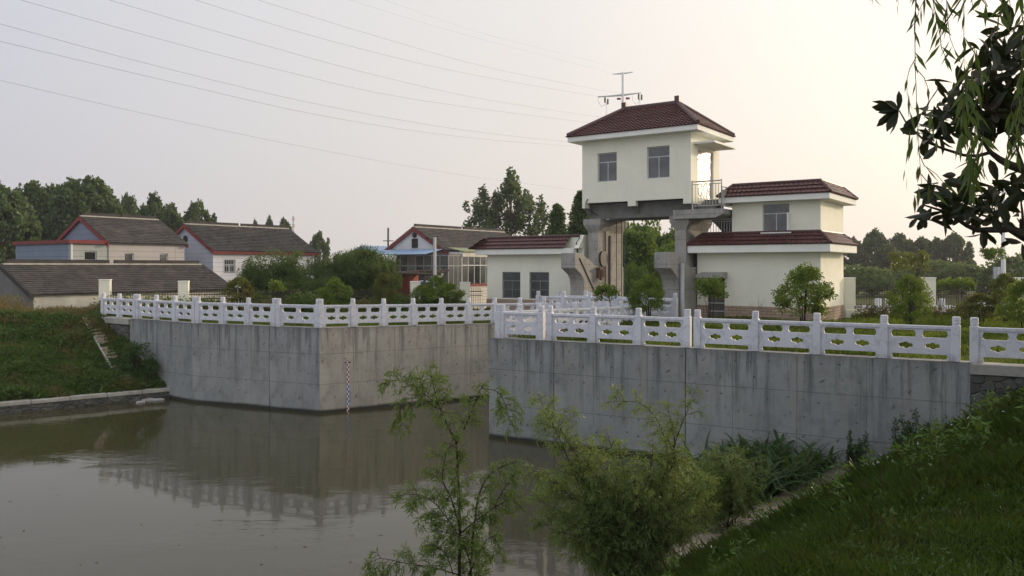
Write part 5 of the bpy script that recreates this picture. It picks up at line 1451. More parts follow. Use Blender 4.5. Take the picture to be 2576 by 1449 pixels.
# dry weeds on the dike edge
RS.seed(421); pts = []
for i in range(7000):
    u = RS.rand()*.55; v = RS.uniform(.90, 1.0); p = bankL(u, v)
    hh = max(0, mn.noise(Vector((p.x*.7, p.y*.2, 2)))+.28)
    for q in range(3): pts.append((p.x+RS.normal(0, .2), p.y+RS.uniform(0, 3.2)+1.0, 3.36+RS.uniform(0, 1.25)*hh))
for (px, py) in ((75, 812), (140, 815), (230, 817), (30, 806), (265, 840), (280, 862), (245, 828)):
    for q in range(300):
        Y = 40.0; p = P(px, py, Y); pts.append((p.x+RS.normal(0, .35), Y+RS.normal(0, .3), p.z+RS.normal(0, .12)))
pts = np.array(pts)
o = link('dry_weeds', arr_mesh('dry_weeds', leaves(pts, rdir(len(pts))+np.array([0, 0, .6]), RS.uniform(.12, .32, len(pts)), RS.uniform(.02, .06, len(pts))), M['dry'])); tag(o, kind='stuff')
# lawn grass
def pts_in(poly, n, seed):
    RS.seed(seed); poly = np.array(poly); lo, hi = poly.min(0), poly.max(0); out = np.zeros((0, 2))
    while len(out) < n:
        q = RS.uniform(lo, hi, (n*2, 2)); ins = np.zeros(len(q), bool); j = len(poly)-1
        for i in range(len(poly)):
            xi, yi = poly[i]; xj, yj = poly[j]
            c = ((yi > q[:, 1]) != (yj > q[:, 1])) & (q[:, 0] < (xj-xi)*(q[:, 1]-yi)/(yj-yi+1e-12)+xi); ins ^= c; j = i
        q = q[ins]; q = q[np.abs(q[:, 0]) < .66*q[:, 1]]; out = np.concatenate([out, q])
    return out[:n]
eR2 = R2+W2D*8
pa = pts_in([(-.2, 29.0), (11.9, 21.7), (eR2.x, eR2.y+.5), (30, 20), (32, 41), (17, 41), (15, 37), (9, 40), (7.6, 36.6), (6.4, 37.2)], 42000, 431)
pb_ = pts_in([(-20, 41.2), (-13.6, 36.5), (-7.7, 33.8), (1.2, 39.3), (-1.6, 47.5), (-21, 43)], 24000, 432)
pl = np.concatenate([pa, pb_]); nz = np.array([mn.noise(Vector((x*.5, y*.5, .3))) for x, y in pl])
pl3 = np.column_stack([pl, np.full(len(pl), 3.36)])
V1 = blades(pl3, np.clip(.20+.22*nz, .08, .5), .034, 433, .8)
o = link('lawn_grass', arr_mesh('lawn_grass', V1, M['grassLawn'])); tag(o, kind='stuff')
# weeds along the far-bank fence
RS.seed(441); fw = []
for i in range(2600):
    t = RS.rand()**.8; p = fl0.lerp(fl1, t); y = p.y-RS.uniform(-.5, 2.2)
    hh = .45+1.0*max(0, mn.noise(Vector((p.x*.6, y*.6, 4)))+.3)
    fw.append(clump_leaves((p.x, y, 3.15+hh*RS.rand()), (.3, .3, .25), 22, .16, .06, .4, -.2))
o = link('fence_weeds', arr_mesh('fence_weeds', np.concatenate(fw), M['grassL'])); tag(o, kind='stuff')

# ---------------------------------------------------------------- foreground willows
def willow(name, label, mains, rs, mat, twigL=(.35, .8), step=.10, leaf=.085, lw=.014, droop=.5, lstep=.022, sub=True, cat='willow', twig_from=.25, sub_n=3):
    """mains: list of (points, r0, r1); leafy drooping twigs grow along them"""
    RS.seed(rs); mb = MB(); tw = MB(); C_, U_ = [], []
    base = mains[0][0][0]
    r = empty(name, tuple(base), 0, label, cat)
    off_ = Vector(base)
    def spline(pts, n=4):
        pts = [Vector(p) for p in pts]; out = []
        for i in range(len(pts)-1):
            p0_, p1_, p2_, p3_ = pts[max(i-1, 0)], pts[i], pts[i+1], pts[min(i+2, len(pts)-1)]
            for k in range(n):
                t = k/n
                out.append(.5*((2*p1_)+(p2_-p0_)*t+(2*p0_-5*p1_+4*p2_-p3_)*t*t+(3*p1_-p0_-3*p2_+p3_)*t**3))
        out.append(pts[-1]); return out
    def leafy(pts):
        for a, b in zip(pts[:-1], pts[1:]):
            L = (b-a).length; n = max(1, int(L/lstep)); d = (b-a).normalized()
            for k in range(n):
                p = a.lerp(b, (k+RS.rand())/n); s = Vector(RS.normal(0, 1, 3)); s = (s-d*s.dot(d)).normalized()
                u = d*RS.uniform(.4, .9)+s*RS.uniform(.5, 1.0)+Vector((0, 0, -.30))
                C_.append(tuple(p-off_)); U_.append(tuple(u))
    def twig(p, d, L, rad, depth):
        pts = [p]; v = d.normalized(); n = 6
        for k in range(n):
            v = (v+Vector((RS.normal(0, .12), RS.normal(0, .12), -droop*.30*(k+.4)/n*2))).normalized()
            pts.append(pts[-1]+v*(L/n))
        tw.tube([q-off_ for q in pts], [rad*(1-.85*k/n) for k in range(n+1)], 4, cap=False)
        leafy(pts[1:])
        if depth and sub:
            for k in range(sub_n):
                i = RS.randint(1, n-1); dd = (pts[i+1]-pts[i]).normalized(); sv = Vector(RS.normal(0, 1, 3)); twig(pts[i], dd*.8+sv*.6, L*RS.uniform(.35, .6), rad*.6, 0)
    for mm_ in mains:
        pts, r0, r1 = mm_[:3]; dens = mm_[3] if len(mm_) > 3 else 1.0
        sp_ = spline(pts); n = len(sp_)
        mb.tube([q-off_ for q in sp_], [r0+(r1-r0)*i/(n-1) for i in range(n)], 7)
        Ltot = sum((b-a).length for a, b in zip(sp_[:-1], sp_[1:])); acc = 0; nxt = Ltot*twig_from
        for a, b in zip(sp_[:-1], sp_[1:]):
            l = (b-a).length
            while acc+l > nxt:
                p = a.lerp(b, (nxt-acc)/l); d = (b-a).normalized(); sv = Vector(RS.normal(0, 1, 3)); sv = (sv-d*sv.dot(d)).normalized()
                tl = RS.uniform(*twigL)*(1-.45*nxt/Ltot)
                twig(p, d*.55+sv*.9+Vector((0, 0, .25)), tl, .0045, 1)
                nxt += step/dens*RS.uniform(.6, 1.5)
            acc += l
        d = (sp_[-1]-sp_[-2]).normalized(); twig(sp_[-1], d, twigL[0], r1, 1)
    mb.build('trunk', M['twig'], r, smooth=True); tw.build('twigs' if False else 'branch', M['twig'], r)
    c, u = np.array(C_), np.array(U_); n = len(c); s = RS.uniform(.6, 1.2, n)
    link('foliage', arr_mesh('foliage', leaves(c, u, leaf*s, lw*s), mat), r)
    return r, n
def zp6(x, y, Y): return P((1400+x/1.6963)/1.59, (1450+y/1.6963)/1.59, Y)
def zp7(x, y, Y): return P((2100+x/1.8018)/1.59, (1500+y/1.8018)/1.59, Y)
Y0 = 11.0
base1 = Vector((zp6(742, 1449, Y0).x, Y0, .30))
S1 = [([base1, zp6(741, 1449, Y0), zp6(746, 1150, Y0), zp6(735, 800, Y0), zp6(722, 550, Y0)], .026, .013),
      ([zp6(722, 550, Y0), zp6(650, 400, Y0-.05), zp6(600, 280, Y0-.1), zp6(555, 120, Y0-.1), zp6(545, 70, Y0-.1)], .011, .004),
      ([zp6(722, 550, Y0), zp6(780, 440, Y0+.1), zp6(840, 290, Y0+.15), zp6(890, 175, Y0+.2)], .011, .005),
      ([zp6(890, 175, Y0+.2), zp6(1000, 200, Y0+.3), zp6(1060, 300, Y0+.35), zp6(1080, 420, Y0+.4)], .005, .002),
      ([Vector((base1.x+.12, Y0+.05, .3)), zp6(818, 1440, Y0+.1), zp6(850, 1050, Y0+.2), zp6(880, 880, Y0+.25), zp6(960, 750, Y0+.3), zp6(1100, 680, Y0+.4)], .020, .005),
      ([zp6(748, 1160, Y0), zp6(850, 1075, Y0+.2), zp6(1000, 970, Y0+.3), zp6(1120, 920, Y0+.4)], .011, .004),
      ([zp6(980, 975, Y0+.3), zp6(1020, 900, Y0+.3), zp6(1090, 790, Y0+.3)], .008, .004),
      ([zp6(745, 1130, Y0), zp6(690, 930, Y0-.1), zp6(630, 800, Y0-.2), zp6(645, 650, Y0-.2), zp6(690, 540, Y0-.2)], .011, .004),
      ([zp6(742, 1180, Y0), zp6(600, 980, Y0-.2), zp6(480, 900, Y0-.3), zp6(360, 900, Y0-.35)], .009, .003),
      ([zp6(612, 300, Y0-.1), zp6(480, 200, Y0-.3), zp6(330, 120, Y0-.4), zp6(255, 150, Y0-.4)], .006, .002),
      ([zp6(615, 320, Y0-.1), zp6(450, 240, Y0-.3), zp6(350, 290, Y0-.4), zp6(345, 420, Y0-.4)], .006, .002),
      ([zp6(830, 1400, Y0+.1), zp6(750, 1200, Y0+.05), zp6(640, 1150, Y0-.1), zp6(530, 1130, Y0-.2)], .012, .003),
      ([zp6(735, 1440, Y0), zp6(560, 1390, Y0-.3), zp6(400, 1365, Y0-.4), zp6(200, 1330, Y0-.5), zp6(130, 1380, Y0-.5)], .008, .002),
      ([zp6(800, 1440, Y0), zp6(900, 1250, Y0-.2), zp6(960, 1180, Y0-.2), zp6(1020, 1260, Y0-.2)], .008, .003),
      ([zp6(700, 1440, Y0-.2), zp6(650, 1300, Y0-.3), zp6(560, 1230, Y0-.4)], .008, .003)]
w1_, n1_ = willow('willow_sapling', 'slender forked willow sapling standing before the dark water', S1, 501, M['lf_willow'], (.18, .46), .046, .100, .0165, .55, .0115)
Y2 = 14.0
base2 = Vector((zp7(720, 1430, Y2).x, Y2, .35))
def b2(*pts):
    out = [base2+Vector((RS.uniform(-.15, .15), RS.uniform(-.1, .1), 0))]
    dy = RS.uniform(-.9, .9)
    for i, (x, y) in enumerate(pts): out.append(zp7(x, y, Y2+dy*(i+1)/len(pts)))
    return out
RS.seed(77)
S2 = [(b2((690, 1000), (640, 600), (600, 440)), .024, .004, .7), (b2((580, 1150), (420, 940), (230, 800)), .020, .004), (b2((600, 1050), (500, 850), (380, 720)), .018, .004),
      (b2((860, 1250), (980, 1000), (1025, 700), (1020, 520), (950, 320), (820, 200), (640, 190)), .022, .003, .55), (b2((900, 1150), (1060, 650), (1085, 480), (1170, 260), (1210, 160)), .018, .003, .5),
      (b2((850, 1100), (1060, 560), (1065, 380), (1030, 260)), .014, .003, .5), (b2((780, 1100), (900, 700), (920, 540)), .018, .004, .7),
      (b2((560, 1150), (450, 760), (370, 580), (290, 450), (200, 300), (110, 210)), .020, .003), (b2((540, 1180), (350, 700), (230, 420), (160, 300)), .015, .003, .6), (b2((920, 1200), (1120, 1000), (1280, 820)), .016, .003),
      (b2((800, 1150), (800, 850), (780, 650)), .016, .004), (b2((620, 1250), (430, 1180), (250, 1130)), .014, .003), (b2((860, 1280), (1000, 1180), (1180, 1120)), .014, .003), (b2((690, 1200), (560, 700), (500, 520)), .016, .003),
      (b2((650, 1300), (480, 1270), (330, 1280)), .010, .003), (b2((760, 1250), (660, 900), (430, 640)), .014, .003), (b2((800, 1200), (960, 850), (1180, 700)), .014, .003), (b2((560, 1200), (250, 980), (60, 900)), .013, .003), (b2((560, 1150), (300, 850), (60, 680)), .012, .003), (b2((600, 1250), (350, 1100), (120, 1080)), .012, .003), (b2((880, 1200), (1080, 900), (1300, 760)), .014, .003), (b2((900, 1260), (1120, 1080), (1320, 960)), .013, .003), (b2((850, 1150), (1000, 800), (1120, 600)), .014, .003), (b2((700, 1100), (720, 800), (690, 560)), .014, .003)]
w2_, n2_ = willow('willow_bush', 'large spreading willow bush rising from the near kerb', S2, 502, M['lf_willow2'], (.28, .70), .036, .100, .0165, .60, .0175, sub_n=5, twig_from=.14)
Y3 = 17.2
base3 = Vector((zp7(1490, 1100, Y3).x, Y3, .40))
def b3(*pts):
    out = [base3+Vector((RS.uniform(-.15, .15), RS.uniform(-.1, .1), 0))]; dy = RS.uniform(-.7, .7)
    for i, (x, y) in enumerate(pts): out.append(zp7(x, y, Y3+dy*(i+1)/len(pts)))
    return out
S3 = [(b3((1490, 850), (1400, 600)), .02, .004), (b3((1580, 850), (1660, 660)), .016, .004), (b3((1520, 700), (1550, 580)), .016, .004), (b3((1400, 900), (1250, 720)), .016, .004), (b3((1450, 800), (1320, 600)), .014, .004),
      (b3((1350, 1000), (1220, 900)), .012, .004), (b3((1540, 950), (1650, 800)), .012, .004), (b3((1480, 800), (1480, 620)), .012, .004)]
w3_, n3_ = willow('willow_bush', 'smaller yellowish willow bush on the kerb before the reeds', S3, 503, M['lf_willow2'], (.3, .6), .034, .105, .020, .5, .019, sub_n=5, twig_from=.18)

# reeds at the wall foot
RS.seed(511); V = []
def reed(p, h, seg=6):
    a = RS.uniform(0, 6.28); d = np.array([math.cos(a), math.sin(a), 0]); s = np.array([-math.sin(a), math.cos(a), 0]); w = RS.uniform(.045, .075); ln = RS.uniform(.55, 1.35)
    prev = None; out = []
    for k in range(seg+1):
        t = k/seg; c = p+np.array([0, 0, h*(t-.46*ln*t**3.2)])+d*h*ln*.75*t**2.2; ww = w*(1-t**2.2)+.001
        cur = (c-s*ww, c+s*ww)
        if prev is not None: out.append(np.stack([prev[0], prev[1], cur[1], cur[0]]))
        prev = cur
    return out
for i in range(800):
    v = RS.rand(); q = K0-KD*RS.uniform(-1.0, 3.6)-KN*(.35+2.3*RS.rand()**1.2)
    V += reed(np.array([q.x, q.y, .02]), RS.uniform(1.0, 2.2)*(.7+.3*RS.rand()))
o = link('reeds', arr_mesh('reeds', np.array(V), M['lf_reed'])); tag(o, kind='stuff')
# dark weeds growing at the foot of the stained wall
gwd = 'dark weeds at the foot of the near wall'
def weed(lb, px, py, top, s, seed, spire=True):
    RS.seed(seed)
    Yw = 21.3
    # stand on the bank just before the wall
    best = None
    for k in range(200):
        t = k*.06; p = G2+W2D*(8+t)+V2(W2D.y, -W2D.x)*.55*s
        x_ = p.x/p.y*F+CX
        if best is None or abs(x_-px) < best[0]: best = (abs(x_-px), p)
    p = best[1]; ss = (p-K0).dot(KN); z = prof(max(.45, ss))
    h = H-(top-HZ)*p.y/F-z
    r = empty('tall_weed', (p.x, p.y, z), 0, lb, 'weed', gwd); mb = MB(); V = []
    for i in range(5):
        a = RS.uniform(0, 6.28); hh = h*(1 if i == 0 else RS.uniform(.45, .8)); rr = .0 if i == 0 else RS.uniform(.15, .4)*s
        tip = np.array([math.cos(a)*rr, math.sin(a)*rr, hh]); mb.tube([(0, 0, -.05), tuple(tip)], [.012, .003], 4)
        for k in range(16):
            t = .15+.85*k/16; V.append(clump_leaves(tip*t, (.10*s*(1.2-t), .10*s*(1.2-t), .06), 12, .09, .03, .6, -.2))
    link('foliage', arr_mesh('foliage', np.concatenate(V), M['lf_weed']), r); mb.build('stem', M['twig'], r)
weed('narrow spire weed, leftmost at the wall foot above the reeds', 2138, 1150, 1082, .8, 521)
weed('short leafy weed second along the wall foot', 2180, 1150, 1088, 1.2, 522)
weed('upright leafy weed left of the tallest one at the wall foot', 2252, 1120, 1052, 1.2, 523)
weed('tallest dark weed at the wall foot with a thin spire', 2302, 1110, 1030, 1.4, 524)
weed('broad low dark weed right of the tallest one', 2335, 1100, 1068, 1.3, 525)
# shrubs at the far wall foot on the weedy bank
def wallfoot(lb, px, py, hpx, w, seed):
    RS.seed(seed); Yw = 38.0 if px < 370 else 37.4
    p = P(px, py, Yw-.4); h = hpx*Yw/F
    r = empty('wall_shrub', tuple(p), 0, lb, 'shrub', 'shrubs at the far wall foot'); mb = MB(); mb.tube([(0, 0, -.3), (0, 0, h*.9)], [.03, .006], 5)
    V = [clump_leaves((RS.normal(0, w*.4), RS.normal(0, w*.4), h*RS.uniform(.05, .9)), (w*.45*(1), w*.45, h*.14), 60, .13, .06, .5) for i in range(14)]
    link('foliage', arr_mesh('foliage', np.concatenate(V), M['lf_weed']), r); mb.build('stem', M['twig'], r)
wallfoot('conical dark shrub against the far wall just above the kerb end', 381, 940, 38, .32, 531)
wallfoot('ivy-like dark shrub below the masonry at the far wall end', 338, 905, 55, .75, 532)
wallfoot('dark shrub beside the bank stair near its middle', 305, 930, 34, .8, 533)

# ---------------------------------------------------------------- overhanging trees at the right
def zp(x, y, Y): return P((3400+x/1.4497)/1.59, (y/1.4497)/1.59, Y)
def mag_leaf(c, u, n_, L, W, cup=.25):
    """curved elliptic leaf: strip of 5 cross sections folded along the midrib -> 8 quads"""
    u = u.normalized(); n_ = (n_-u*n_.dot(u)).normalized(); s = u.cross(n_)
    out = []; prev = None; bend = random.uniform(-.1, .35)
    for k, ww in enumerate((.06, .62, 1.0, .86, .05)):
        t = (0, .25, .52, .78, 1.0)[k]
        m = c+u*(L*t)-n_*(L*bend*t*t)
        a, b = m+s*(W*.5*ww)+n_*(W*cup*ww*.5), m-s*(W*.5*ww)+n_*(W*cup*ww*.5)
        if prev: out += [(prev[0], prev[1], m, a), (prev[1], prev[2], b, m)]
        prev = (a, m, b)
    return out
def in_frame(p, mx=8, my=8):
    if p.y < .3: return False
    px, py = p.x/p.y*F+CX, HZ-(p.z-H)/p.y*F
    return -mx < px < 2576+mx and -my < py < 1449+my
def magnolia():
    random.seed(31); Ym = 5.3
    tb = Vector((7.6, 6.2, prof(7.0)-.1))
    r = empty('magnolia_tree', tuple(tb), 0, 'dark glossy magnolia overhanging the top right corner', 'tree')
    mb = MB(); mb.tube([Vector((0, 0, 0)), Vector((.1, -.1, 2.2)), Vector((0, .1, 4.4)), Vector((-.1, 0, 6.6))], [.17, .15, .11, .05], 10)
    def L_(*pts): return [zp(x, y, Ym)-tb for x, y in pts]
    stems = [([Vector((0, 0, 2.6))]+L_((1500, 1150), (1180, 1010), (1009, 982), (940, 962), (870, 925), (815, 882), (770, 820)), .05, .010), (L_((815, 884), (740, 905), (660, 900), (540, 862), (440, 822), (330, 720), (285, 640)), .013, .004),
             ([Vector((0, 0, 2.1))]+L_((1500, 1600), (1160, 1440), (1009, 1370), (930, 1325), (880, 1332), (740, 1335), (680, 1310), (560, 1230), (430, 1190)), .045, .005), (L_((930, 1325), (850, 1280), (800, 1190)), .010, .004),
             (L_((1009, 1370), (1000, 1240), (985, 1120)), .012, .004), (L_((770, 820), (800, 690), (880, 560), (960, 380), (1000, 200)), .012, .004), (L_((800, 690), (700, 560), (620, 440)), .008, .003), (L_((960, 380), (860, 250), (770, 190)), .008, .003), (L_((880, 560), (760, 420), (730, 290)), .008, .003), (L_((770, 820), (640, 720), (520, 640), (440, 640)), .010, .003), (L_((1009, 980), (960, 840), (900, 760)), .010, .004),
             ([Vector((0, .1, 4.4))]+L_((1300, 300), (1080, 160), (960, 150)), .05, .006)]
    for p, a, b in stems: mb.tube(p, [(a+(b-a)*i/(len(p)-1)) for i in range(len(p))], 7)
    mb.build('limb', M['limb'], r, smooth=True)
    Q = []
    def whorl(x, y, n, R, spread=(0, 0), Lr=(.10, .17), down=.35):
        for i in range(int(n*.8)):
            c = zp(x+random.gauss(0, R), y+random.gauss(0, R), Ym+random.uniform(-.35, .35))
            d = Vector((random.gauss(0, 1), random.gauss(0, .7), random.gauss(-down, .8)))
            L = random.uniform(*Lr); Q.extend(mag_leaf(c-tb, d, Vector((random.gauss(0, 1), random.gauss(0, 1), random.gauss(.4, 1))), L, L*random.uniform(.34, .44)))
    for i in range(13):
        a = random.uniform(1.2, 5.4); c = zp(282, 640, Ym); d = Vector((math.cos(a), random.gauss(0, .5), math.sin(a)))
        if i < 8: d = Vector((-random.uniform(.2, 1), random.gauss(0, .4), random.uniform(-1, .9)))
        L = random.uniform(.11, .17); Q.extend(mag_leaf(c-tb, d, Vector((random.gauss(0, 1), random.gauss(0, 1), .5)), L, L*.33))
    for (x, y, n, R) in ((430, 660, 18, 32), (420, 770, 14, 26), (520, 760, 18, 34), (575, 590, 14, 34), (640, 500, 10, 34), (640, 700, 30, 42), (740, 700, 36, 48), (720, 560, 34, 48), (800, 430, 34, 52), (800, 290, 16, 40), (880, 200, 14, 40), (960, 180, 20, 48), (980, 330, 34, 52), (890, 560, 46, 60), (980, 620, 40, 55), (840, 700, 36, 55), (960, 480, 40, 60),
                         (470, 1090, 12, 26), (500, 1170, 20, 34), (590, 1200, 24, 36), (680, 1210, 26, 40), (780, 1200, 30, 46), (770, 1290, 12, 26), (860, 1100, 16, 34), (640, 1060, 14, 34), (830, 1180, 16, 40), (950, 1050, 9, 24), (1000, 1130, 10, 26), (985, 1230, 7, 24), (1000, 1390, 9, 20), (430, 1230, 8, 24), (960, 1310, 4, 14), (1040, 740, 30, 50), (1040, 300, 26, 50)):
        whorl(x, y, n, R)
    vis = len(Q)
    # the rest of the crown, beyond the frame
    for i in range(5200):
        c = Vector((random.gauss(8.0, 1.9), random.gauss(6.2, 2.2), random.gauss(8.3, 1.5)))
        if c.x < .66*c.y+.25 and c.y > 0: continue
        L = random.uniform(.15, .22); Q.extend(mag_leaf(c-tb, Vector((random.gauss(0, 1), random.gauss(0, 1), random.gauss(-.3, .8))), Vector((random.gauss(0, 1), random.gauss(0, 1), random.gauss(.4, 1))), L, L*.4))
    link('foliage', arr_mesh('foliage', np.array([[tuple(v) for v in q] for q in Q]), M['lf_magnolia']), r)
magnolia()
def hanging_willow():
    random.seed(33); Yw = 3.7
    tb = Vector((5.6, .6, prof(9)-.1))
    r = empty('weeping_willow', tuple(tb), 0, 'weeping willow strands hanging in front of the magnolia leaves', 'tree')
    mb = MB(); mb.tube([Vector((0, 0, 0)), Vector((-.2, .2, 2.4)), Vector((-.5, .6, 4.6)), Vector((-1.2, 1.4, 6.0))], [.22, .18, .13, .07], 10)
    tops = []
    C_, U_, S_ = [], [], []
    def strand(pts, dens, Lr=(.07, .12), rad=.0022, dy=0.0):
        p = [zp(x, y, Yw+dy)-tb for x, y in pts]
        mb.tube(p, [rad*(1-.6*i/len(p)) for i in range(len(p))], 5)
        for a, b in zip(p[:-1], p[1:]):
            n = max(1, int((b-a).length*dens))
            for k in range(n):
                q = a.lerp(b, random.random()); s = Vector((random.gauss(0, 1), random.gauss(0, .7), -1.6-random.random()))
                C_.append(tuple(q)); U_.append(tuple(s)); S_.append(random.uniform(*Lr)*1.3)
        tops.append(p[0])
    strand([(382, -120), (380, 0), (376, 200), (378, 400), (384, 520), (385, 620), (398, 800), (402, 900), (415, 1070)], 5, (.05, .08))
    strand([(382, -60), (384, 20), (374, 120), (372, 200)], 60, (.045, .075))
    strand([(384, 330), (345, 400), (328, 470), (332, 560)], 4, (.05, .06))
    strand([(385, 400), (430, 450), (462, 540)], 4, (.05, .07))
    strand([(400, 890), (430, 960), (500, 1010), (560, 1080)], 24, (.05, .075))
    strand([(412, 1010), (470, 1080), (480, 1120)], 30, (.05, .08))
    for (x, y, L) in ((340, 540, .115), (345, 640, .12), (350, 740, .12), (362, 790, .115), (318, 980, .06), (330, 1020, .075), (400, 1080, .10), (375, 1130, .09), (455, 560, .09), (470, 640, .11), (480, 700, .11), (500, 800, .07), (345, 830, .10), (395, 960, .07)):
        C_.append(tuple(zp(x, y, Yw)-tb)); U_.append((random.gauss(0, .12), random.gauss(0, .3), -1)); S_.append(L)
    strand([(440, -150), (430, 0), (400, 60)], 50, (.05, .09)); strand([(500, -150), (480, 0), (505, 120), (520, 200)], 60, (.06, .10)); strand([(560, -150), (560, 0), (565, 100), (580, 220), (610, 300)], 46, (.06, .09))
    strand([(520, 180), (530, 280), (560, 340)], 46, (.06, .09)); strand([(660, -150), (660, 0), (660, 150), (660, 300), (662, 420)], 40, (.05, .09)); strand([(130, -160), (135, -40), (120, 5)], 50, (.05, .08)); strand([(275, -160), (272, -30), (270, 10)], 40, (.04, .06)); strand([(720, -150), (705, 0), (715, 60)], 40, (.07, .10)); strand([(790, -150), (780, 0), (800, 40)], 36, (.08, .11)); strand([(870, -150), (880, 0), (860, 100)], 44, (.07, .10)); strand([(920, -150), (925, 0), (935, 80)], 44, (.07, .10)); strand([(1000, -150), (990, 20), (1005, 140)], 40, (.06, .10))
    for k in range(6):
        x = 560+random.uniform(0, 190); y0 = random.uniform(380, 620); strand([(x+20, y0-160), (x, y0), (x-6, y0+130), (x-20, y0+260)], 36, (.06, .10), .0016, random.uniform(-.2, .2))
    for k in range(6):
        x = 690+random.uniform(0, 90); y0 = random.uniform(760, 1000); strand([(x+10, y0-120), (x, y0), (x+4, y0+110)], 50, (.06, .10), .0016, random.uniform(-.2, .2))
    for k in range(6):
        x = random.uniform(880, 1060); y0 = random.uniform(240, 800); strand([(x+30, y0-180), (x+10, y0), (x, y0+120), (x-16, y0+200)], 46, (.05, .09), .0016, random.uniform(-.3, .2))
    for t in tops:
        if t.z+tb.z > 7.0: mb.tube([Vector((-1.2, 1.4, 6.0)), Vector((-1.2, 1.4, 6.0)).lerp(t, .6)+Vector((0, 0, .5)), t], [.03, .012, .003], 5)
    mb.build('branch', M['twig'], r, smooth=True)
    # crown overhead, outside the frame: strands hanging from limbs
    mb2 = MB(); c, u = [], []
    lim = []
    for i in range(16):
        a = 6.283*i/16+random.uniform(-.15, .15); rr = random.uniform(1.8, 3.6); e_ = Vector((math.cos(a)*rr, math.sin(a)*rr, random.uniform(9.0, 11.0)-tb.z))
        s_ = Vector((-.5, .6, 4.6)); m_ = s_.lerp(e_, .5)+Vector((0, 0, 1.0)); pts_ = [s_, s_.lerp(m_, .5)+Vector((0, 0, .3)), m_, m_.lerp(e_, .5)+Vector((0, 0, .25)), e_]
        if any(in_frame(p_+tb, 60, 60) or ((p_+tb)-Vector((0, 0, H))).length < 2.6 for p_ in pts_): continue
        mb2.tube(pts_, [.08, .06, .045, .03, .015], 6); lim.append(pts_)
    for i in range(420):
        L_ = random.choice(lim); k_ = random.randint(1, 3); p0_ = L_[k_].lerp(L_[k_+1], random.random())
        dx, dy = random.gauss(0, .5), random.gauss(0, .5); ln_ = random.uniform(1.2, 3.2)
        pts_ = [p0_, p0_+Vector((dx*.6, dy*.6, .12)), p0_+Vector((dx, dy, -.35*ln_)), p0_+Vector((dx*1.1, dy*1.1, -ln_))]
        if any(in_frame(p_+tb, 60, 60) or ((p_+tb)-Vector((0, 0, H))).length < 2.6 for p_ in pts_): continue
        mb2.tube(pts_, [.005, .004, .003, .0015], 4, cap=False)
        for a_, b_ in zip(pts_[:-1], pts_[1:]):
            for q in range(max(1, int((b_-a_).length*34))):
                p_ = a_.lerp(b_, random.random()); c.append(tuple(p_+tb)); u.append((random.gauss(0, .6), random.gauss(0, .6), -1.3))
    mb2.build('limb', M['twig'], r, smooth=True)
    c, u = np.array(c), np.array(u)
    A_ = np.concatenate([leaves(np.array(C_), np.array(U_), np.array(S_), np.array(S_)*.17), leaves(c-np.array(tb), u, RS.uniform(.08, .14, len(c)), .020)])
    link('foliage', arr_mesh('foliage', A_, M['lf_hang']), r)
hanging_willow()


for i, (x, y, z, s, lb) in enumerate([(12.6, 11.5, 4.4, 1.15, 'unseen tree added on the bank top to shade the grassy slope'), (16.2, 15.8, 4.2, 1.25, 'second unseen tree added on the bank top to shade the masonry wall'), (21.0, 21.5, 3.6, 1.3, 'third unseen tree added beyond the last railing for shade')]):
    place('camphor_tree', lb, 'tree', RND[i], x, y, z, s, 1.0*i, 'unseen shade trees added on the near bank')  # out-of-view trees added to keep the low sun off the grassy bank

# dry patches on both banks
RS.seed(611); pts = []
for i in range(60000):
    u, v = RS.rand()*.42, RS.rand(); p = bankL(u, v)
    if in_view(p.x, p.y) and mn.noise(Vector((p.x*.55, p.y*.55, 21)))+.35*mn.noise(Vector((p.x*2, p.y*2, 3))) > .24: pts.append((p.x, p.y, p.z+RS.uniform(.02, .22)))
    if len(pts) > 7000: break
pts = np.array(pts)
o = link('dry_litter', arr_mesh('dry_litter', leaves(pts, rdir(len(pts))+np.array([0, 0, .2]), RS.uniform(.10, .28, len(pts)), RS.uniform(.03, .07, len(pts))), M['dry'])); tag(o, kind='stuff')
sel = np.array([p for p in pR if mn.noise(Vector((p[0]*.6, p[1]*.6, 33))) > .22]); sel = sel[::16]
o = link('dead_stalks', arr_mesh('dead_stalks', blades(sel, np.full(len(sel), .30)*np.clip(sel[:, 1]/10, .4, 1), .005, 612, .6), M['straw'])); tag(o, kind='stuff')

# leafy weeds standing out of the bank grass and over the kerb
RS.seed(621); W_ = []
cand = pR[(pR[:, 1] > 6) & (sR > 1.2)]
for p in cand[RS.choice(len(cand), 170, False)]:
    s_ = RS.uniform(.5, 1.2)*float(np.clip(p[1]/12, .5, 1)); hh = .42*s_
    for q in range(5):
        t = (q+1)/5; W_.append(clump_leaves(p+np.array([RS.normal(0, .03), RS.normal(0, .03), hh*t]), (.07*s_, .07*s_, .04), 7, .12*s_, .030*s_, .7, .05, .6))
for i in range(230):
    q = K0-KD*RS.uniform(-1.4, 9)+KN*RS.uniform(-.42, .30); hh = RS.uniform(.10, .34)
    if RS.rand() < .12+.6*mn.noise(Vector((q.x*.8, q.y*.8, 2))): 
        for k in range(3): W_.append(clump_leaves((q.x+RS.normal(0, .06), q.y+RS.normal(0, .06), .44+hh*RS.rand()), (.12, .12, .10), 16, .10, .028, .6, -.1, .6))
o = link('leafy_weeds', arr_mesh('leafy_weeds', np.concatenate(W_), M['lf_reedweed'])); tag(o, kind='stuff')
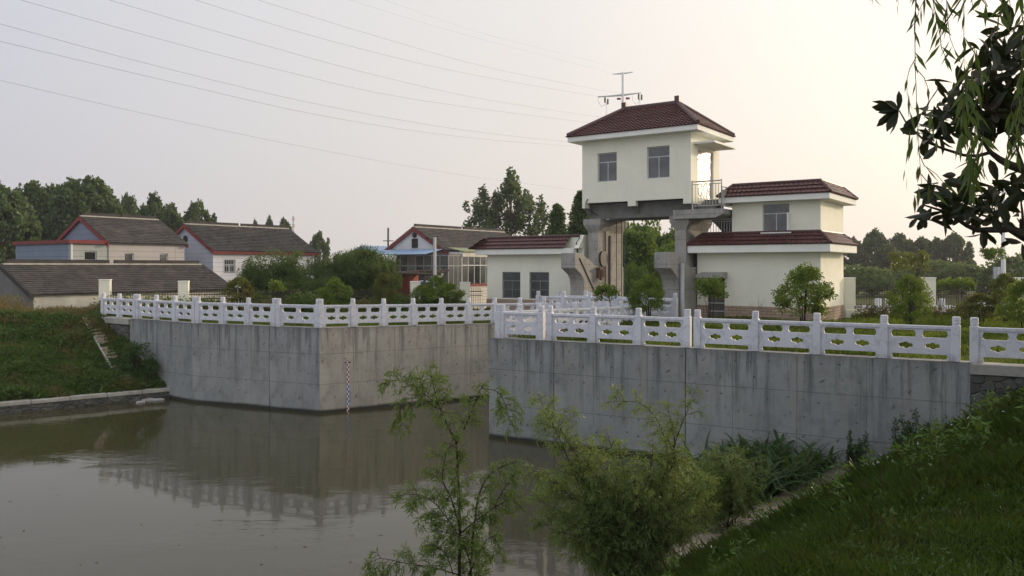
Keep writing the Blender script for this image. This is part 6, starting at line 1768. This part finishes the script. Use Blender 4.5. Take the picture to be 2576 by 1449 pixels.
# drifting leaves on the water
RS.seed(631); n = 140; q = np.column_stack([RS.uniform(-16, 2, n), RS.uniform(15, 33, n), np.full(n, .006)])
th = RS.uniform(0, 6.28, n)
fl_ = leaves(q, np.column_stack([np.cos(th), np.sin(th), np.zeros(n)]), RS.uniform(.05, .14, n), RS.uniform(.02, .05, n), np.column_stack([-np.sin(th), np.cos(th), np.zeros(n)]))
o = link('floating_leaves', arr_mesh('floating_leaves', fl_, M['dry'])); tag(o, kind='stuff')
# ================================================================ CAMERA, LIGHT, AIR
cam = bpy.data.cameras.new('camera'); co = bpy.data.objects.new('camera', cam); COL.objects.link(co); SC.camera = co
co.location = (0, 0, H); co.rotation_euler = (math.radians(90), 0, 0)
cam.sensor_width = 36; cam.lens = 36*F/2576; cam.shift_y = -(724.5-HZ)/2576; cam.clip_start = .1; cam.clip_end = 4000
AZ, EL = math.radians(57), math.radians(11)      # azimuth from +Y towards +X
sd = Vector((math.sin(AZ)*math.cos(EL), math.cos(AZ)*math.cos(EL), math.sin(EL)))
sun = bpy.data.lights.new('sun', 'SUN'); so = bpy.data.objects.new('sun', sun); COL.objects.link(so)
sun.energy = 2.7; sun.angle = math.radians(3); sun.color = (1, .80, .58)
so.rotation_euler = sd.to_track_quat('Z', 'Y').to_euler()
w = bpy.data.worlds.new('World'); SC.world = w; w.use_nodes = True
nt = w.node_tree; bg = nt.nodes['Background']; bg.inputs[1].default_value = 1.0
sky = nt.nodes.new('ShaderNodeTexSky'); sky.sky_type = 'NISHITA'; sky.sun_disc = False; sky.sun_elevation = EL; sky.sun_rotation = AZ
sky.dust_density = 6; sky.air_density = 1.0; sky.ozone_density = 1
sk = nt.nodes.new('ShaderNodeVectorMath'); sk.operation = 'SCALE'; nt.links.new(sky.outputs[0], sk.inputs[0]); sk.inputs['Scale'].default_value = .10
tc = nt.nodes.new('ShaderNodeTexCoord')
dt = nt.nodes.new('ShaderNodeVectorMath'); dt.operation = 'DOT_PRODUCT'; nt.links.new(tc.outputs['Generated'], dt.inputs[0]); dt.inputs[1].default_value = sd
cr = nt.nodes.new('ShaderNodeValToRGB')
mp = nt.nodes.new('ShaderNodeMapRange'); nt.links.new(dt.outputs['Value'], mp.inputs[0]); mp.inputs[1].default_value = -1; mp.inputs[2].default_value = 1
nt.links.new(mp.outputs[0], cr.inputs[0])
el = cr.color_ramp.elements
stops = [(0.0, (.74, .77, .84)), (.30, (.70, .73, .81)), (.5, (.55, .565, .625)), (.66, (.66, .65, .655)), (.80, (.76, .725, .69)), (.93, (.98, .90, .80)), (1.0, (1.45, 1.24, .95))]
el[0].position, el[0].color = stops[0][0], (*stops[0][1], 1); el[1].position, el[1].color = stops[-1][0], (*stops[-1][1], 1)
for p_, c_ in stops[1:-1]:
    e_ = el.new(p_); e_.color = (*c_, 1)
sx = nt.nodes.new('ShaderNodeSeparateXYZ'); nt.links.new(tc.outputs['Generated'], sx.inputs[0])
hz = ramp(nt, sx.outputs[2], 0, .30)
hc = mix(nt, hz, (.95, .905, .885), (1.04, 1.04, 1.05))
tot = mix(nt, 1.0, cr.outputs[0], hc, 'MULTIPLY')
zen = nt.nodes.new('ShaderNodeVectorMath'); zen.operation = 'SCALE'; nt.links.new(tot, zen.inputs[0]); nt.links.new(ramp(nt, sx.outputs[2], .36, .75, 1.0, 1.1), zen.inputs['Scale'])
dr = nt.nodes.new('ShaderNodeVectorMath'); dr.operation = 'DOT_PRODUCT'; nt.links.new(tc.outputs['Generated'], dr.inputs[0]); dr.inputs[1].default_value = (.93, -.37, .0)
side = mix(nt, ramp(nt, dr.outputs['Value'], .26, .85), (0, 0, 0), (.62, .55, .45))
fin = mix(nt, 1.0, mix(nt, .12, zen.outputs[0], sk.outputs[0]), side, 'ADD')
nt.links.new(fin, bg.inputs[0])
# the hazy air
HAZE = .00032
mb = MB(); mb.box(-800, 800, -60, 790, -2.5, 52)
hm = bpy.data.materials.new('haze_air'); hm.use_nodes = True; hn = hm.node_tree; hn.nodes.clear()
ho = hn.nodes.new('ShaderNodeOutputMaterial'); pv = hn.nodes.new('ShaderNodeVolumePrincipled')
pv.inputs['Density'].default_value = HAZE; pv.inputs['Color'].default_value = (.86, .88, .93, 1); pv.inputs['Anisotropy'].default_value = .3
hn.links.new(pv.outputs[0], ho.inputs['Volume'])
tag(mb.build('haze', hm), kind='stuff')
vs = SC.view_settings; vs.view_transform = 'Standard'; vs.look = 'None'; vs.exposure = 0.26; vs.gamma = 1; vs.use_curve_mapping = False
cy = SC.cycles; cy.max_bounces = 8; cy.diffuse_bounces = 3; cy.glossy_bounces = 3; cy.transmission_bounces = 4; cy.volume_bounces = 1
cy.use_denoising = True; cy.sample_clamp_indirect = 6
